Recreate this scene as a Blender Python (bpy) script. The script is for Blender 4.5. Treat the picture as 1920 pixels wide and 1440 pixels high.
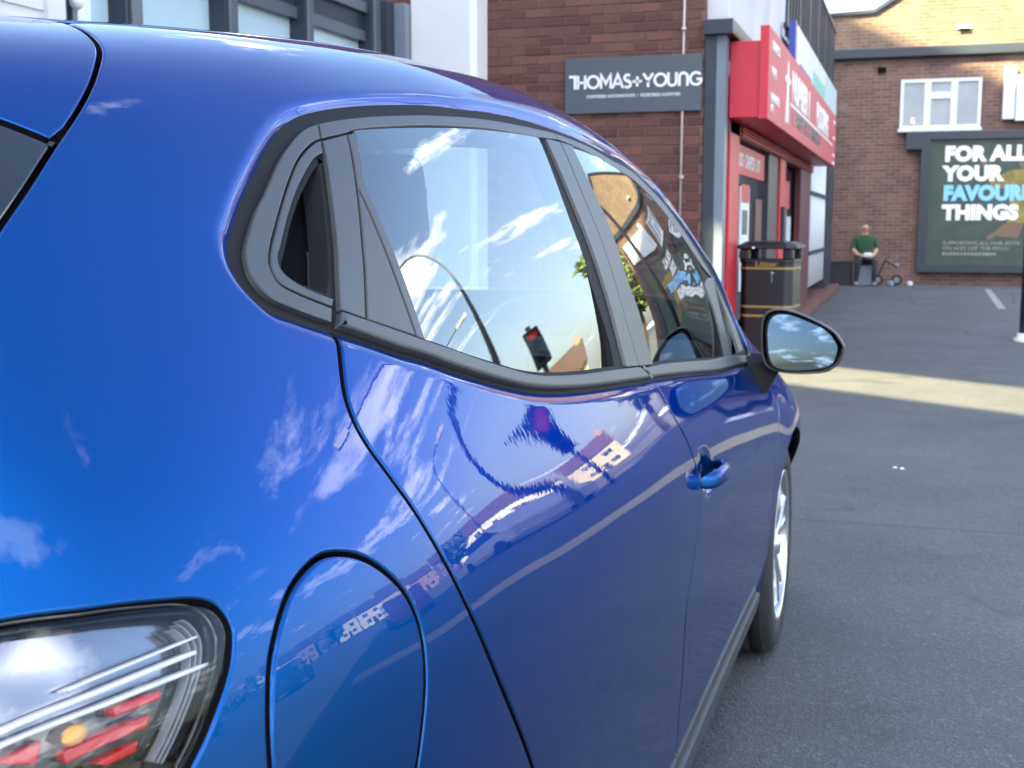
import bpy, bmesh, math, random
import numpy as np
from mathutils import Vector, Matrix
from mathutils.geometry import delaunay_2d_cdt
random.seed(7)
R_ = math.radians
scene = bpy.context.scene
for o in list(bpy.data.objects): bpy.data.objects.remove(o)
COL = scene.collection

# ------------------------------------------------------------------ camera
F_PX, VP_X, HOR_Y = 2300.0, 1714.0, 422.0            # focal length / street vanishing point / horizon, photo pixels
cam_d = bpy.data.cameras.new('camera'); cam = bpy.data.objects.new('camera', cam_d); COL.objects.link(cam)
scene.camera = cam
cam_d.sensor_width = 36.0; cam_d.lens = F_PX / 1920 * 36.0
cam_d.clip_start = 0.02; cam_d.clip_end = 2000.0
_pitch = math.atan((720 - HOR_Y) / F_PX); _yaw = math.atan((VP_X - 960) / math.hypot(F_PX, 720 - HOR_Y))
cam.location = (1.20, 0.0, 1.24)
cam.rotation_euler = (math.pi / 2 - _pitch, 0, _yaw)
cam_d.dof.use_dof = True; cam_d.dof.focus_distance = 1.2; cam_d.dof.aperture_fstop = 16.0

# ------------------------------------------------------------------ sky, sun, exposure
SUN_EL, SUN_TO = 40.0, Vector((-0.57, -0.82, 0)).normalized()    # horizontal direction towards the sun
world = bpy.data.worlds.new('World'); scene.world = world; world.use_nodes = True
wn, wl = world.node_tree.nodes, world.node_tree.links
wn.clear()
sky = wn.new('ShaderNodeTexSky'); sky.sky_type = 'NISHITA'; sky.sun_disc = False
sky.sun_elevation = R_(SUN_EL); sky.sun_rotation = math.atan2(SUN_TO.x, SUN_TO.y)
sky.air_density = 1.0; sky.dust_density = 2.2; sky.ozone_density = 1.2
tc = wn.new('ShaderNodeTexCoord')
sep = wn.new('ShaderNodeSeparateXYZ'); wl.new(tc.outputs['Generated'], sep.inputs[0])
def wmath(op, a, b=None, c=None):
    n = wn.new('ShaderNodeMath'); n.operation = op
    for i, v in enumerate((a, b, c)):
        if v is None: continue
        if isinstance(v, (int, float)): n.inputs[i].default_value = v
        else: wl.new(v, n.inputs[i])
    return n.outputs[0]
den = wmath('ADD', wmath('MAXIMUM', sep.outputs['Z'], 0.0), 0.10)         # project directions on a cloud layer
cx = wmath('DIVIDE', sep.outputs['X'], den); cy = wmath('DIVIDE', sep.outputs['Y'], den)
comb = wn.new('ShaderNodeCombineXYZ'); wl.new(cx, comb.inputs[0]); wl.new(cy, comb.inputs[1])
def wnoise(scale, detail, rough, vec, dist=0.0):
    n = wn.new('ShaderNodeTexNoise'); n.inputs['Scale'].default_value = scale; n.inputs['Detail'].default_value = detail
    n.inputs['Roughness'].default_value = rough; n.inputs['Distortion'].default_value = dist
    wl.new(vec, n.inputs['Vector']); return n.outputs['Fac']
n1 = wnoise(1.5, 10.0, 0.60, comb.outputs[0], 0.3)
n2 = wnoise(0.33, 2.0, 0.5, comb.outputs[0])
cov = wn.new('ShaderNodeMapRange'); cov.interpolation_type = 'SMOOTHSTEP'
cov.inputs['From Min'].default_value = 0.535; cov.inputs['From Max'].default_value = 0.66
wl.new(wmath('ADD', n1, wmath('MULTIPLY', wmath('SUBTRACT', n2, 0.5), 0.55)), cov.inputs['Value'])
cmix = wn.new('ShaderNodeMix'); cmix.data_type = 'RGBA'; cmix.inputs['B'].default_value = (15.0, 15.1, 15.9, 1)
wl.new(wmath('MULTIPLY', cov.outputs[0], 0.88), cmix.inputs['Factor']); wl.new(sky.outputs[0], cmix.inputs['A'])
bg = wn.new('ShaderNodeBackground'); bg.inputs['Strength'].default_value = 0.090
wl.new(cmix.outputs['Result'], bg.inputs['Color'])
wo = wn.new('ShaderNodeOutputWorld'); wl.new(bg.outputs[0], wo.inputs[0])

sun_d = bpy.data.lights.new('sun', 'SUN'); sun = bpy.data.objects.new('sun', sun_d); COL.objects.link(sun)
sun_d.energy = 5.0; sun_d.angle = R_(0.53); sun_d.color = (1.0, 0.88, 0.47)
_sv = Vector((SUN_TO.x * math.cos(R_(SUN_EL)), SUN_TO.y * math.cos(R_(SUN_EL)), math.sin(R_(SUN_EL))))
sun.rotation_euler = _sv.to_track_quat('Z', 'Y').to_euler()
sun.location = (-20, -25, 30)

vs = scene.view_settings
vs.view_transform = 'Standard'; vs.look = 'None'; vs.exposure = 2.76; vs.gamma = 1.0; vs.use_curve_mapping = False
scene.render.engine = 'CYCLES'
cyc = scene.cycles
cyc.use_denoising = True; cyc.denoiser = 'OPENIMAGEDENOISE'; cyc.use_adaptive_sampling = True; cyc.adaptive_threshold = 0.012
cyc.max_bounces = 10; cyc.glossy_bounces = 5; cyc.transparent_max_bounces = 14; cyc.transmission_bounces = 6; cyc.diffuse_bounces = 3
cyc.caustics_reflective = False; cyc.caustics_refractive = False; cyc.sample_clamp_indirect = 6.0

# ------------------------------------------------------------------ materials
def mat(name, col, rough=0.5, metal=0.0, coat=0.0, spec=0.5, noise=None, bump=None, vary=0.0, ior=1.5):
    """noise=(scale, amount): tonal variation; bump=(scale, strength); vary: tone shift from object to object"""
    m = bpy.data.materials.new(name); m.use_nodes = True
    nt = m.node_tree; b = nt.nodes['Principled BSDF']
    b.inputs['Base Color'].default_value = (*col, 1); b.inputs['Roughness'].default_value = rough
    b.inputs['Metallic'].default_value = metal; b.inputs['Coat Weight'].default_value = coat
    b.inputs['Coat Roughness'].default_value = 0.02; b.inputs['Specular IOR Level'].default_value = spec; b.inputs['IOR'].default_value = ior
    t = None
    if noise or bump:
        t = nt.nodes.new('ShaderNodeTexCoord')
    fac = None
    if noise:
        n = nt.nodes.new('ShaderNodeTexNoise'); n.inputs['Scale'].default_value = noise[0]; n.inputs['Detail'].default_value = 6
        n.inputs['Roughness'].default_value = 0.65
        nt.links.new(t.outputs['Object'], n.inputs['Vector'])
        mr = nt.nodes.new('ShaderNodeMapRange'); mr.inputs['From Min'].default_value = 0.25; mr.inputs['From Max'].default_value = 0.75
        mr.inputs['To Min'].default_value = 1 - noise[1]; mr.inputs['To Max'].default_value = 1 + noise[1]
        nt.links.new(n.outputs['Fac'], mr.inputs['Value']); fac = mr.outputs[0]
    if vary:
        oi = nt.nodes.new('ShaderNodeObjectInfo')
        mr2 = nt.nodes.new('ShaderNodeMapRange'); mr2.inputs['To Min'].default_value = 1 - vary; mr2.inputs['To Max'].default_value = 1 + vary
        nt.links.new(oi.outputs['Random'], mr2.inputs['Value'])
        if fac:
            mm = nt.nodes.new('ShaderNodeMath'); mm.operation = 'MULTIPLY'; nt.links.new(fac, mm.inputs[0]); nt.links.new(mr2.outputs[0], mm.inputs[1]); fac = mm.outputs[0]
        else: fac = mr2.outputs[0]
    if fac:
        vm = nt.nodes.new('ShaderNodeVectorMath'); vm.operation = 'SCALE'; vm.inputs[0].default_value = col
        nt.links.new(fac, vm.inputs['Scale']); nt.links.new(vm.outputs[0], b.inputs['Base Color'])
    if bump:
        n = nt.nodes.new('ShaderNodeTexNoise'); n.inputs['Scale'].default_value = bump[0]; n.inputs['Detail'].default_value = 4
        nt.links.new(t.outputs['Object'], n.inputs['Vector'])
        bp = nt.nodes.new('ShaderNodeBump'); bp.inputs['Strength'].default_value = bump[1]; bp.inputs['Distance'].default_value = 0.01
        nt.links.new(n.outputs['Fac'], bp.inputs['Height']); nt.links.new(bp.outputs[0], b.inputs['Normal'])
    return m
def glass_mat(name, tint, ior=1.75, rough=0.0):
    m = bpy.data.materials.new(name); m.use_nodes = True; nt = m.node_tree; nt.nodes.clear()
    fr = nt.nodes.new('ShaderNodeFresnel'); fr.inputs['IOR'].default_value = ior
    ge = nt.nodes.new('ShaderNodeNewGeometry'); mi = nt.nodes.new('ShaderNodeMapRange')          # a thin sheet reflects alike from both faces
    mi.inputs['To Min'].default_value = ior; mi.inputs['To Max'].default_value = 1.0/ior
    nt.links.new(ge.outputs['Backfacing'], mi.inputs['Value']); nt.links.new(mi.outputs[0], fr.inputs['IOR'])
    tr = nt.nodes.new('ShaderNodeBsdfTransparent'); tr.inputs['Color'].default_value = (*tint, 1)
    gl = nt.nodes.new('ShaderNodeBsdfGlossy'); gl.inputs['Roughness'].default_value = rough; gl.inputs['Color'].default_value = (0.97, 0.99, 1, 1)
    mx = nt.nodes.new('ShaderNodeMixShader'); out = nt.nodes.new('ShaderNodeOutputMaterial')
    nt.links.new(fr.outputs[0], mx.inputs[0]); nt.links.new(tr.outputs[0], mx.inputs[1]); nt.links.new(gl.outputs[0], mx.inputs[2]); nt.links.new(mx.outputs[0], out.inputs[0])
    return m
def brick_mat(name, c1, c2, mortar, scale_w=0.225, scale_h=0.075, axes='xz'):
    m = bpy.data.materials.new(name); m.use_nodes = True; nt = m.node_tree; b = nt.nodes['Principled BSDF']
    tc_ = nt.nodes.new('ShaderNodeTexCoord'); sp = nt.nodes.new('ShaderNodeSeparateXYZ'); nt.links.new(tc_.outputs['Object'], sp.inputs[0])
    cb = nt.nodes.new('ShaderNodeCombineXYZ'); nt.links.new(sp.outputs[axes[0].upper()], cb.inputs[0]); nt.links.new(sp.outputs[axes[1].upper()], cb.inputs[1])
    br = nt.nodes.new('ShaderNodeTexBrick'); nt.links.new(cb.outputs[0], br.inputs['Vector'])
    br.inputs['Scale'].default_value = 1.0; br.inputs['Brick Width'].default_value = scale_w; br.inputs['Row Height'].default_value = scale_h
    br.inputs['Mortar Size'].default_value = 0.006; br.inputs['Mortar Smooth'].default_value = 0.2; br.inputs['Bias'].default_value = 0.0
    br.inputs['Color1'].default_value = (*c1, 1); br.inputs['Color2'].default_value = (*c2, 1); br.inputs['Mortar'].default_value = (*mortar, 1)
    ns = nt.nodes.new('ShaderNodeTexNoise'); ns.inputs['Scale'].default_value = 1.7; ns.inputs['Detail'].default_value = 7; ns.inputs['Roughness'].default_value = 0.7
    nt.links.new(tc_.outputs['Object'], ns.inputs['Vector'])
    mr = nt.nodes.new('ShaderNodeMapRange'); mr.inputs['From Min'].default_value = 0.25; mr.inputs['From Max'].default_value = 0.75; mr.inputs['To Min'].default_value = 0.66; mr.inputs['To Max'].default_value = 1.34
    nt.links.new(ns.outputs['Fac'], mr.inputs['Value'])
    vm = nt.nodes.new('ShaderNodeVectorMath'); vm.operation = 'SCALE'; nt.links.new(br.outputs['Color'], vm.inputs[0]); nt.links.new(mr.outputs[0], vm.inputs['Scale'])
    nt.links.new(vm.outputs[0], b.inputs['Base Color']); b.inputs['Roughness'].default_value = 0.85
    bp = nt.nodes.new('ShaderNodeBump'); bp.inputs['Strength'].default_value = 0.5; bp.inputs['Distance'].default_value = 0.012; bp.invert = True
    nt.links.new(br.outputs['Fac'], bp.inputs['Height']); nt.links.new(bp.outputs[0], b.inputs['Normal'])
    return m
def paint_mat():
    m = bpy.data.materials.new('metallic_blue_paint'); m.use_nodes = True; nt = m.node_tree; b = nt.nodes['Principled BSDF']
    b.inputs['Base Color'].default_value = (0.0010, 0.072, 0.268, 1); b.inputs['Metallic'].default_value = 0.88; b.inputs['Specular IOR Level'].default_value = 0.0; b.inputs['Roughness'].default_value = 0.40; b.inputs['Specular Tint'].default_value = (0.01, 0.14, 0.40, 1)
    b.inputs['Coat Weight'].default_value = 1.0; b.inputs['Coat Roughness'].default_value = 0.012; b.inputs['Coat IOR'].default_value = 1.28
    t = nt.nodes.new('ShaderNodeTexCoord'); v = nt.nodes.new('ShaderNodeTexVoronoi'); v.inputs['Scale'].default_value = 2600
    nt.links.new(t.outputs['Object'], v.inputs['Vector'])
    mr = nt.nodes.new('ShaderNodeMapRange'); mr.inputs['To Min'].default_value = 0.92; mr.inputs['To Max'].default_value = 1.1
    nt.links.new(v.outputs['Color'], mr.inputs['Value'])
    vm = nt.nodes.new('ShaderNodeVectorMath'); vm.operation = 'SCALE'; vm.inputs[0].default_value = (0.0010, 0.072, 0.268); nt.links.new(mr.outputs[0], vm.inputs['Scale'])
    nt.links.new(vm.outputs[0], b.inputs['Base Color'])
    # dust film: the lacquer is a little duller in patches
    dn = nt.nodes.new('ShaderNodeTexNoise'); dn.inputs['Scale'].default_value = 7; dn.inputs['Detail'].default_value = 8; dn.inputs['Roughness'].default_value = 0.7; nt.links.new(t.outputs['Object'], dn.inputs['Vector'])
    dr_ = nt.nodes.new('ShaderNodeMapRange'); dr_.inputs['From Min'].default_value = 0.35; dr_.inputs['From Max'].default_value = 0.8; dr_.inputs['To Min'].default_value = 0.004; dr_.inputs['To Max'].default_value = 0.022; nt.links.new(dn.outputs['Fac'], dr_.inputs['Value'])
    nt.links.new(dr_.outputs[0], b.inputs['Coat Roughness'])
    # very faint orange peel in the lacquer
    n = nt.nodes.new('ShaderNodeTexNoise'); n.inputs['Scale'].default_value = 110; n.inputs['Detail'].default_value = 1.5
    nt.links.new(t.outputs['Object'], n.inputs['Vector'])
    bp = nt.nodes.new('ShaderNodeBump'); bp.inputs['Strength'].default_value = 0.0045; bp.inputs['Distance'].default_value = 0.004
    nt.links.new(n.outputs['Fac'], bp.inputs['Height']); nt.links.new(bp.outputs[0], b.inputs['Coat Normal'])
    return m
def asphalt_mat():
    m = bpy.data.materials.new('asphalt'); m.use_nodes = True; nt = m.node_tree; b = nt.nodes['Principled BSDF']
    t = nt.nodes.new('ShaderNodeTexCoord')
    v = nt.nodes.new('ShaderNodeTexVoronoi'); v.inputs['Scale'].default_value = 150; nt.links.new(t.outputs['Object'], v.inputs['Vector'])
    n = nt.nodes.new('ShaderNodeTexNoise'); n.inputs['Scale'].default_value = 0.8; n.inputs['Detail'].default_value = 8; n.inputs['Roughness'].default_value = 0.7
    nt.links.new(t.outputs['Object'], n.inputs['Vector'])
    n2 = nt.nodes.new('ShaderNodeTexNoise'); n2.inputs['Scale'].default_value = 38; n2.inputs['Detail'].default_value = 3; nt.links.new(t.outputs['Object'], n2.inputs['Vector'])
    cr = nt.nodes.new('ShaderNodeValToRGB'); e = cr.color_ramp.elements
    e[0].position = 0.0; e[0].color = (0.060, 0.062, 0.066, 1); e[1].position = 1.0; e[1].color = (0.150, 0.150, 0.152, 1)
    x = cr.color_ramp.elements.new(0.72); x.color = (0.083, 0.086, 0.090, 1)
    nt.links.new(v.outputs['Color'], cr.inputs[0])
    mr = nt.nodes.new('ShaderNodeMapRange'); mr.inputs['From Min'].default_value = 0.3; mr.inputs['From Max'].default_value = 0.7; mr.inputs['To Min'].default_value = 0.78; mr.inputs['To Max'].default_value = 1.25
    nt.links.new(n.outputs['Fac'], mr.inputs['Value'])
    vm = nt.nodes.new('ShaderNodeVectorMath'); vm.operation = 'SCALE'; nt.links.new(cr.outputs[0], vm.inputs[0]); nt.links.new(mr.outputs[0], vm.inputs['Scale'])
    st = nt.nodes.new('ShaderNodeTexNoise'); st.inputs['Scale'].default_value = 2.6; st.inputs['Detail'].default_value = 5; st.inputs['Distortion'].default_value = 0.8; nt.links.new(t.outputs['Object'], st.inputs['Vector'])
    sr = nt.nodes.new('ShaderNodeMapRange'); sr.interpolation_type = 'SMOOTHSTEP'; sr.inputs['From Min'].default_value = 0.60; sr.inputs['From Max'].default_value = 0.74; sr.inputs['To Min'].default_value = 1.0; sr.inputs['To Max'].default_value = 0.66
    nt.links.new(st.outputs['Fac'], sr.inputs['Value'])
    wv = nt.nodes.new('ShaderNodeTexVoronoi'); wv.feature = 'DISTANCE_TO_EDGE'; wv.inputs['Scale'].default_value = 0.33; nt.links.new(t.outputs['Object'], wv.inputs['Vector'])
    wr = nt.nodes.new('ShaderNodeMapRange'); wr.inputs['From Min'].default_value = 0.0; wr.inputs['From Max'].default_value = 0.006; wr.inputs['To Min'].default_value = 0.62; wr.inputs['To Max'].default_value = 1.0
    nt.links.new(wv.outputs['Distance'], wr.inputs['Value'])
    sm = nt.nodes.new('ShaderNodeMath'); sm.operation = 'MULTIPLY'; nt.links.new(sr.outputs[0], sm.inputs[0]); nt.links.new(wr.outputs[0], sm.inputs[1])
    v2 = nt.nodes.new('ShaderNodeVectorMath'); v2.operation = 'SCALE'; nt.links.new(vm.outputs[0], v2.inputs[0]); nt.links.new(sm.outputs[0], v2.inputs['Scale'])
    nt.links.new(v2.outputs[0], b.inputs['Base Color']); b.inputs['Roughness'].default_value = 0.82
    ad = nt.nodes.new('ShaderNodeMath'); ad.operation = 'ADD'; nt.links.new(v.outputs['Distance'], ad.inputs[0]); nt.links.new(n2.outputs['Fac'], ad.inputs[1])
    bp = nt.nodes.new('ShaderNodeBump'); bp.inputs['Strength'].default_value = 0.32; bp.inputs['Distance'].default_value = 0.010
    nt.links.new(ad.outputs[0], bp.inputs['Height']); nt.links.new(bp.outputs[0], b.inputs['Normal'])
    return m
M = {}
M['paint'] = paint_mat()
M['asphalt'] = asphalt_mat()
M['trim'] = mat('satin_black_plastic', (0.046, 0.048, 0.052), 0.44, bump=(420, 0.05), noise=(9, 0.12))
M['rubber'] = mat('black_rubber', (0.010, 0.010, 0.011), 0.7, spec=0.2)
M['gloss_black'] = mat('gloss_black', (0.008, 0.009, 0.011), 0.08, coat=0.6)
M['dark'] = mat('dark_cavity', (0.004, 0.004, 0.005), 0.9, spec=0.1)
M['window'] = glass_mat('side_glass', (0.62, 0.70, 0.67), 2.15)
M['screen'] = glass_mat('windscreen_glass', (0.80, 0.86, 0.84), 1.6)
M['lamp_rib'] = mat('lamp_rib_grey', (0.22, 0.23, 0.25), 0.25)
M['lens'] = glass_mat('clear_lens', (0.84, 0.84, 0.86), 1.38)
M['mirror'] = mat('mirror_silver', (0.060, 0.092, 0.13), 0.02, metal=1.0)
M['chrome'] = mat('bright_chrome', (0.8, 0.81, 0.83), 0.08, metal=1.0)
M['alloy'] = mat('alloy_silver', (0.62, 0.63, 0.65), 0.24, metal=0.9)
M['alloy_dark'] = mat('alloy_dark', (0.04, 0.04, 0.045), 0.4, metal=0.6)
M['tyre'] = mat('tyre_rubber', (0.022, 0.022, 0.023), 0.7, noise=(30, 0.2))
M['red_lens'] = mat('red_lens', (0.50, 0.004, 0.016), 0.2, coat=0.3)
M['amber'] = mat('amber_lens', (0.75, 0.36, 0.02), 0.15, coat=0.6)
M['lamp_back'] = mat('lamp_housing_silver', (0.27, 0.29, 0.33), 0.16, metal=0.9)
M['lamp_guide'] = mat('lamp_guide_white', (0.80, 0.83, 0.86), 0.15, coat=0.5)
M['seat'] = mat('grey_seat_fabric', (0.060, 0.060, 0.064), 0.85, noise=(60, 0.2))
M['cabin'] = mat('cabin_plastic', (0.020, 0.020, 0.022), 0.6)
M['lining'] = mat('grey_roof_lining', (0.16, 0.16, 0.16), 0.9)

# ------------------------------------------------------------------ object helpers
def link(o, parent=None):
    COL.objects.link(o)
    if parent is not None: o.parent = parent
    return o
def tag(o, label=None, cat=None, group=None, kind=None):
    if label: o['label'] = label
    if cat: o['category'] = cat
    if group: o['group'] = group
    if kind: o['kind'] = kind
    return o
def empty(name, loc=(0, 0, 0), rz=0.0):
    o = bpy.data.objects.new(name, None); o.empty_display_size = 0.2; o.location = loc; o.rotation_euler = (0, 0, rz); return link(o)
class MB:
    """collects boxes, prisms, tubes... and builds them as one mesh"""
    def __init__(s): s.v = []; s.f = []; s.mi = []; s.cur = 0
    def add(s, vs, fs):
        b = len(s.v); s.v += [tuple(p) for p in vs]; s.f += [[i + b for i in f] for f in fs]; s.mi += [s.cur] * len(fs); return s
    def box(s, x0, x1, y0, y1, z0, z1):
        return s.add([(x0,y0,z0),(x1,y0,z0),(x1,y1,z0),(x0,y1,z0),(x0,y0,z1),(x1,y0,z1),(x1,y1,z1),(x0,y1,z1)],
                     [(0,3,2,1),(4,5,6,7),(0,1,5,4),(1,2,6,5),(2,3,7,6),(3,0,4,7)])
    def prism(s, pts, a0, a1, axis='z'):
        """extrude a polygon: axis z -> pts are (x,y); y -> (x,z); x -> (y,z)"""
        def P(p, a): return (p[0], p[1], a) if axis == 'z' else (p[0], a, p[1]) if axis == 'y' else (a, p[0], p[1])
        n = len(pts); area = sum(pts[i][0]*pts[(i+1)%n][1]-pts[(i+1)%n][0]*pts[i][1] for i in range(n))
        if (area < 0) != (axis == 'y'): pts = pts[::-1]
        lo, hi = min(a0, a1), max(a0, a1)
        vs = [P(p, lo) for p in pts] + [P(p, hi) for p in pts]
        return s.add(vs, [list(range(n))[::-1], list(range(n, 2*n))] + [(i, (i+1)%n, n+(i+1)%n, n+i) for i in range(n)])
    def tube(s, pts, r, n=10, cap=True):
        pts = [Vector(p) for p in pts]; rs = r if isinstance(r, (list, tuple)) else [r] * len(pts)
        rings = []; up = None
        for i, p in enumerate(pts):
            d = (pts[min(i+1, len(pts)-1)] - pts[max(i-1, 0)]).normalized()
            if up is None: up = Vector((0,0,1)) if abs(d.z) < 0.9 else Vector((1,0,0))
            a = d.cross(up).normalized(); b = a.cross(d).normalized(); up = b
            rings.append([p + (a*math.cos(2*math.pi*k/n) + b*math.sin(2*math.pi*k/n))*rs[i] for k in range(n)])
        vs = [v for rg in rings for v in rg]; fs = []
        for i in range(len(rings)-1):
            for k in range(n): fs.append((i*n+k, i*n+(k+1)%n, (i+1)*n+(k+1)%n, (i+1)*n+k))
        if cap: fs += [list(range(n))[::-1], list(range((len(rings)-1)*n, len(rings)*n))]
        return s.add(vs, fs)
    def lathe(s, prof, c=(0,0,0), axis='z', n=32):
        """prof: list of (radius, height along axis)"""
        vs = []
        for r, h in prof:
            for k in range(n):
                a = 2*math.pi*k/n; u, w = r*math.cos(a), r*math.sin(a)
                vs.append((c[0]+u, c[1]+w, c[2]+h) if axis == 'z' else (c[0]+h, c[1]+u, c[2]+w) if axis == 'x' else (c[0]+w, c[1]+h, c[2]+u))
        fs = []
        for i in range(len(prof)-1):
            for k in range(n): fs.append((i*n+k, i*n+(k+1)%n, (i+1)*n+(k+1)%n, (i+1)*n+k))
        return s.add(vs, fs)
    def build(s, name, material, parent=None, smooth=False, bevel=0.0, segs=2):
        me = bpy.data.meshes.new(name); me.from_pydata(s.v, [], s.f); me.update()
        for m in (material if isinstance(material, (list, tuple)) else [material]): me.materials.append(m)
        for p, k in zip(me.polygons, s.mi): p.material_index = k
        if smooth:
            for p in me.polygons: p.use_smooth = True
        o = bpy.data.objects.new(name, me)
        if bevel:
            md = o.modifiers.new('bevel', 'BEVEL'); md.width = bevel; md.segments = segs; md.limit_method = 'ANGLE'; md.angle_limit = R_(35)
        return link(o, parent)
def text_obj(txt, size, name, material, loc, rot, parent=None, depth=0.004, bold=0.0, align='LEFT', sx=1.0, spacing=1.0):
    cu = bpy.data.curves.new('t', 'FONT'); cu.body = txt; cu.size = size; cu.extrude = depth; cu.offset = bold; cu.align_x = align
    cu.resolution_u = 3; cu.space_character = spacing
    t = bpy.data.objects.new('t', cu); COL.objects.link(t)
    bpy.context.view_layer.update()
    me = bpy.data.meshes.new_from_object(t.evaluated_get(bpy.context.evaluated_depsgraph_get()))
    bpy.data.objects.remove(t); bpy.data.curves.remove(cu)
    me.name = name; me.materials.clear(); me.materials.append(material)
    o = bpy.data.objects.new(name, me); o.location = loc; o.rotation_euler = rot; o.scale = (sx, 1, 1)
    return link(o, parent)
def copy_tree(o, parent=None):
    c = o.copy(); link(c, parent)
    for ch in list(o.children): copy_tree(ch, c)
    return c
# ================================================================== SETTING
M['cladding'] = mat('white_cladding', (0.66, 0.67, 0.68), 0.45, noise=(2.0, 0.05))
M['frame_grey'] = mat('grey_aluminium_frame', (0.115, 0.13, 0.155), 0.35, metal=0.3)
M['frame_dark'] = mat('dark_frame', (0.022, 0.030, 0.045), 0.4)
M['pane'] = mat('office_glass', (0.50, 0.66, 0.74), 0.10, spec=0.6, noise=(0.5, 0.08))
M['far_pane'] = mat('curtained_glass', (0.22, 0.26, 0.31), 0.08, spec=0.6, noise=(1.5, 0.25))
M['house_pane'] = mat('house_glass', (0.03, 0.035, 0.04), 0.05, spec=0.8, ior=1.9)
M['brick'] = mat('red_brick', (0.118, 0.048, 0.041), 0.88, noise=(24, 0.30), bump=(60, 0.35), vary=0.34)
M['mortar'] = mat('pink_mortar', (0.155, 0.098, 0.090), 0.95, noise=(14, 0.18), bump=(80, 0.3))
M['brick_wall'] = brick_mat('red_brickwork', (0.155, 0.060, 0.047), (0.108, 0.043, 0.037), (0.18, 0.11, 0.098))
M['brick_far'] = brick_mat('brown_brickwork', (0.172, 0.098, 0.080), (0.103, 0.060, 0.052), (0.20, 0.158, 0.142))
M['brick_buff'] = brick_mat('buff_brickwork', (0.185, 0.125, 0.088), (0.13, 0.085, 0.062), (0.25, 0.195, 0.155))
M['red'] = mat('red_sign_paint', (0.52, 0.022, 0.042), 0.42, noise=(3, 0.06))
M['red_face'] = mat('red_sign_face', (0.50, 0.035, 0.055), 0.5, noise=(2, 0.06))
M['white'] = mat('white_paint', (0.80, 0.80, 0.80), 0.5)
M['upvc'] = mat('white_upvc', (0.56, 0.60, 0.64), 0.3)
M['navy'] = mat('dark_navy_steel', (0.024, 0.032, 0.048), 0.38, noise=(4, 0.15))
M['steel'] = mat('grey_blue_steel', (0.16, 0.19, 0.24), 0.4, noise=(4, 0.1))
M['render'] = mat('pale_render', (0.60, 0.60, 0.62), 0.9, noise=(1.6, 0.16), bump=(30, 0.1))
M['sign_grey'] = mat('slate_sign_board', (0.072, 0.088, 0.104), 0.36, noise=(1.2, 0.06))
M['teal'] = mat('teal_print', (0.16, 0.50, 0.44), 0.4)
M['blue'] = mat('blue_print', (0.03, 0.05, 0.30), 0.4)
M['palegreen'] = mat('pale_green_print', (0.45, 0.62, 0.60), 0.4)
M['poster'] = mat('green_poster', (0.034, 0.058, 0.046), 0.45, noise=(2.2, 0.35))
M['sky_text'] = mat('light_blue_print', (0.22, 0.55, 0.95), 0.5)
M['yellow'] = mat('yellow_print', (0.20, 0.17, 0.04), 0.5, noise=(6, 0.5))
M['skin_print'] = mat('skin_print', (0.16, 0.10, 0.07), 0.5)
M['bin'] = mat('black_bin_plastic', (0.011, 0.013, 0.017), 0.42, noise=(7, 0.25))
M['gold'] = mat('gold_band', (0.30, 0.21, 0.07), 0.5)
M['pipe'] = mat('pale_conduit', (0.50, 0.42, 0.40), 0.6)
M['purple'] = mat('dark_maroon', (0.10, 0.018, 0.030), 0.45)
M['roof_tile'] = mat('brown_roof_tiles', (0.085, 0.050, 0.040), 0.85, noise=(3, 0.3))
M['cream'] = mat('cream_render', (0.52, 0.45, 0.32), 0.9, noise=(1, 0.08))
M['tan'] = mat('tan_brick', (0.42, 0.25, 0.13), 0.9, noise=(2, 0.15))
M['leaf'] = mat('leaves', (0.12, 0.17, 0.04), 0.6, vary=0.25, noise=(0.9, 0.45))
M['bark'] = mat('bark', (0.075, 0.055, 0.04), 0.9)
M['grey_metal'] = mat('galvanised_post', (0.10, 0.11, 0.11), 0.5, metal=0.4)
M['line'] = mat('worn_white_line', (0.24, 0.24, 0.23), 0.8, noise=(9, 0.4))

g = MB(); g.add([(-400,-400,0),(400,-400,0),(400,400,0),(-400,400,0)], [(0,1,2,3)])
tag(g.build('ground', M['asphalt']), kind='structure')

# ---- office building on the left, its long glazed front facing the car
XF = -2.82
off = empty('office_building', (-8.0, -2.0, 0)); tag(off, 'white clad office building with dark framed windows left of the car', 'building')
offinv = Matrix.Translation((8.0, 2.0, 0))
def offp(mb, name, m, parent=None, **k):
    o = mb.build(name, m, parent or off, **k)
    if parent is None: o.matrix_parent_inverse = offinv
    return o
w = MB(); w.box(-13, XF, -2.6, 5.21, 0, 3.05); w.box(-13, XF, 5.21, 9.70, 0, 0.45); w.box(-13, XF-0.5, 5.21, 9.70, 0.45, 3.04)
wall_o = offp(w, 'wall', M['cladding'])
for i in range(9):                                                       # ribs of the cladding sheet
    offp(MB().box(XF, XF+0.012, -6, 5.07, 1.92+0.085*i, 1.955+0.085*i), 'cladding_rib', M['cladding'])
offp(MB().box(XF, XF+0.03, 5.08, 5.21, 0, 3.05), 'corner_trim', M['cladding'])
ys = [5.21, 6.12, 7.16, 8.215, 9.45]
for a, b in zip(ys[:-1], ys[1:]):
    win = offp(MB().box(XF-0.30, XF-0.285, a, b, 0.45, 2.80), 'window', M['pane'])
    for z0 in (2.70, 0.45): MB().box(XF-0.29, XF-0.22, a, b, z0, z0+0.08).build('window_rail', M['frame_grey'], win)
    t = offp(MB().box(XF-0.30, XF-0.285, a, b, 2.95, 3.04), 'top_light', M['pane'])
    MB().box(XF-0.29, XF-0.20, a, b, 2.92, 3.00).build('transom', M['frame_grey'], t)
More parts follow.
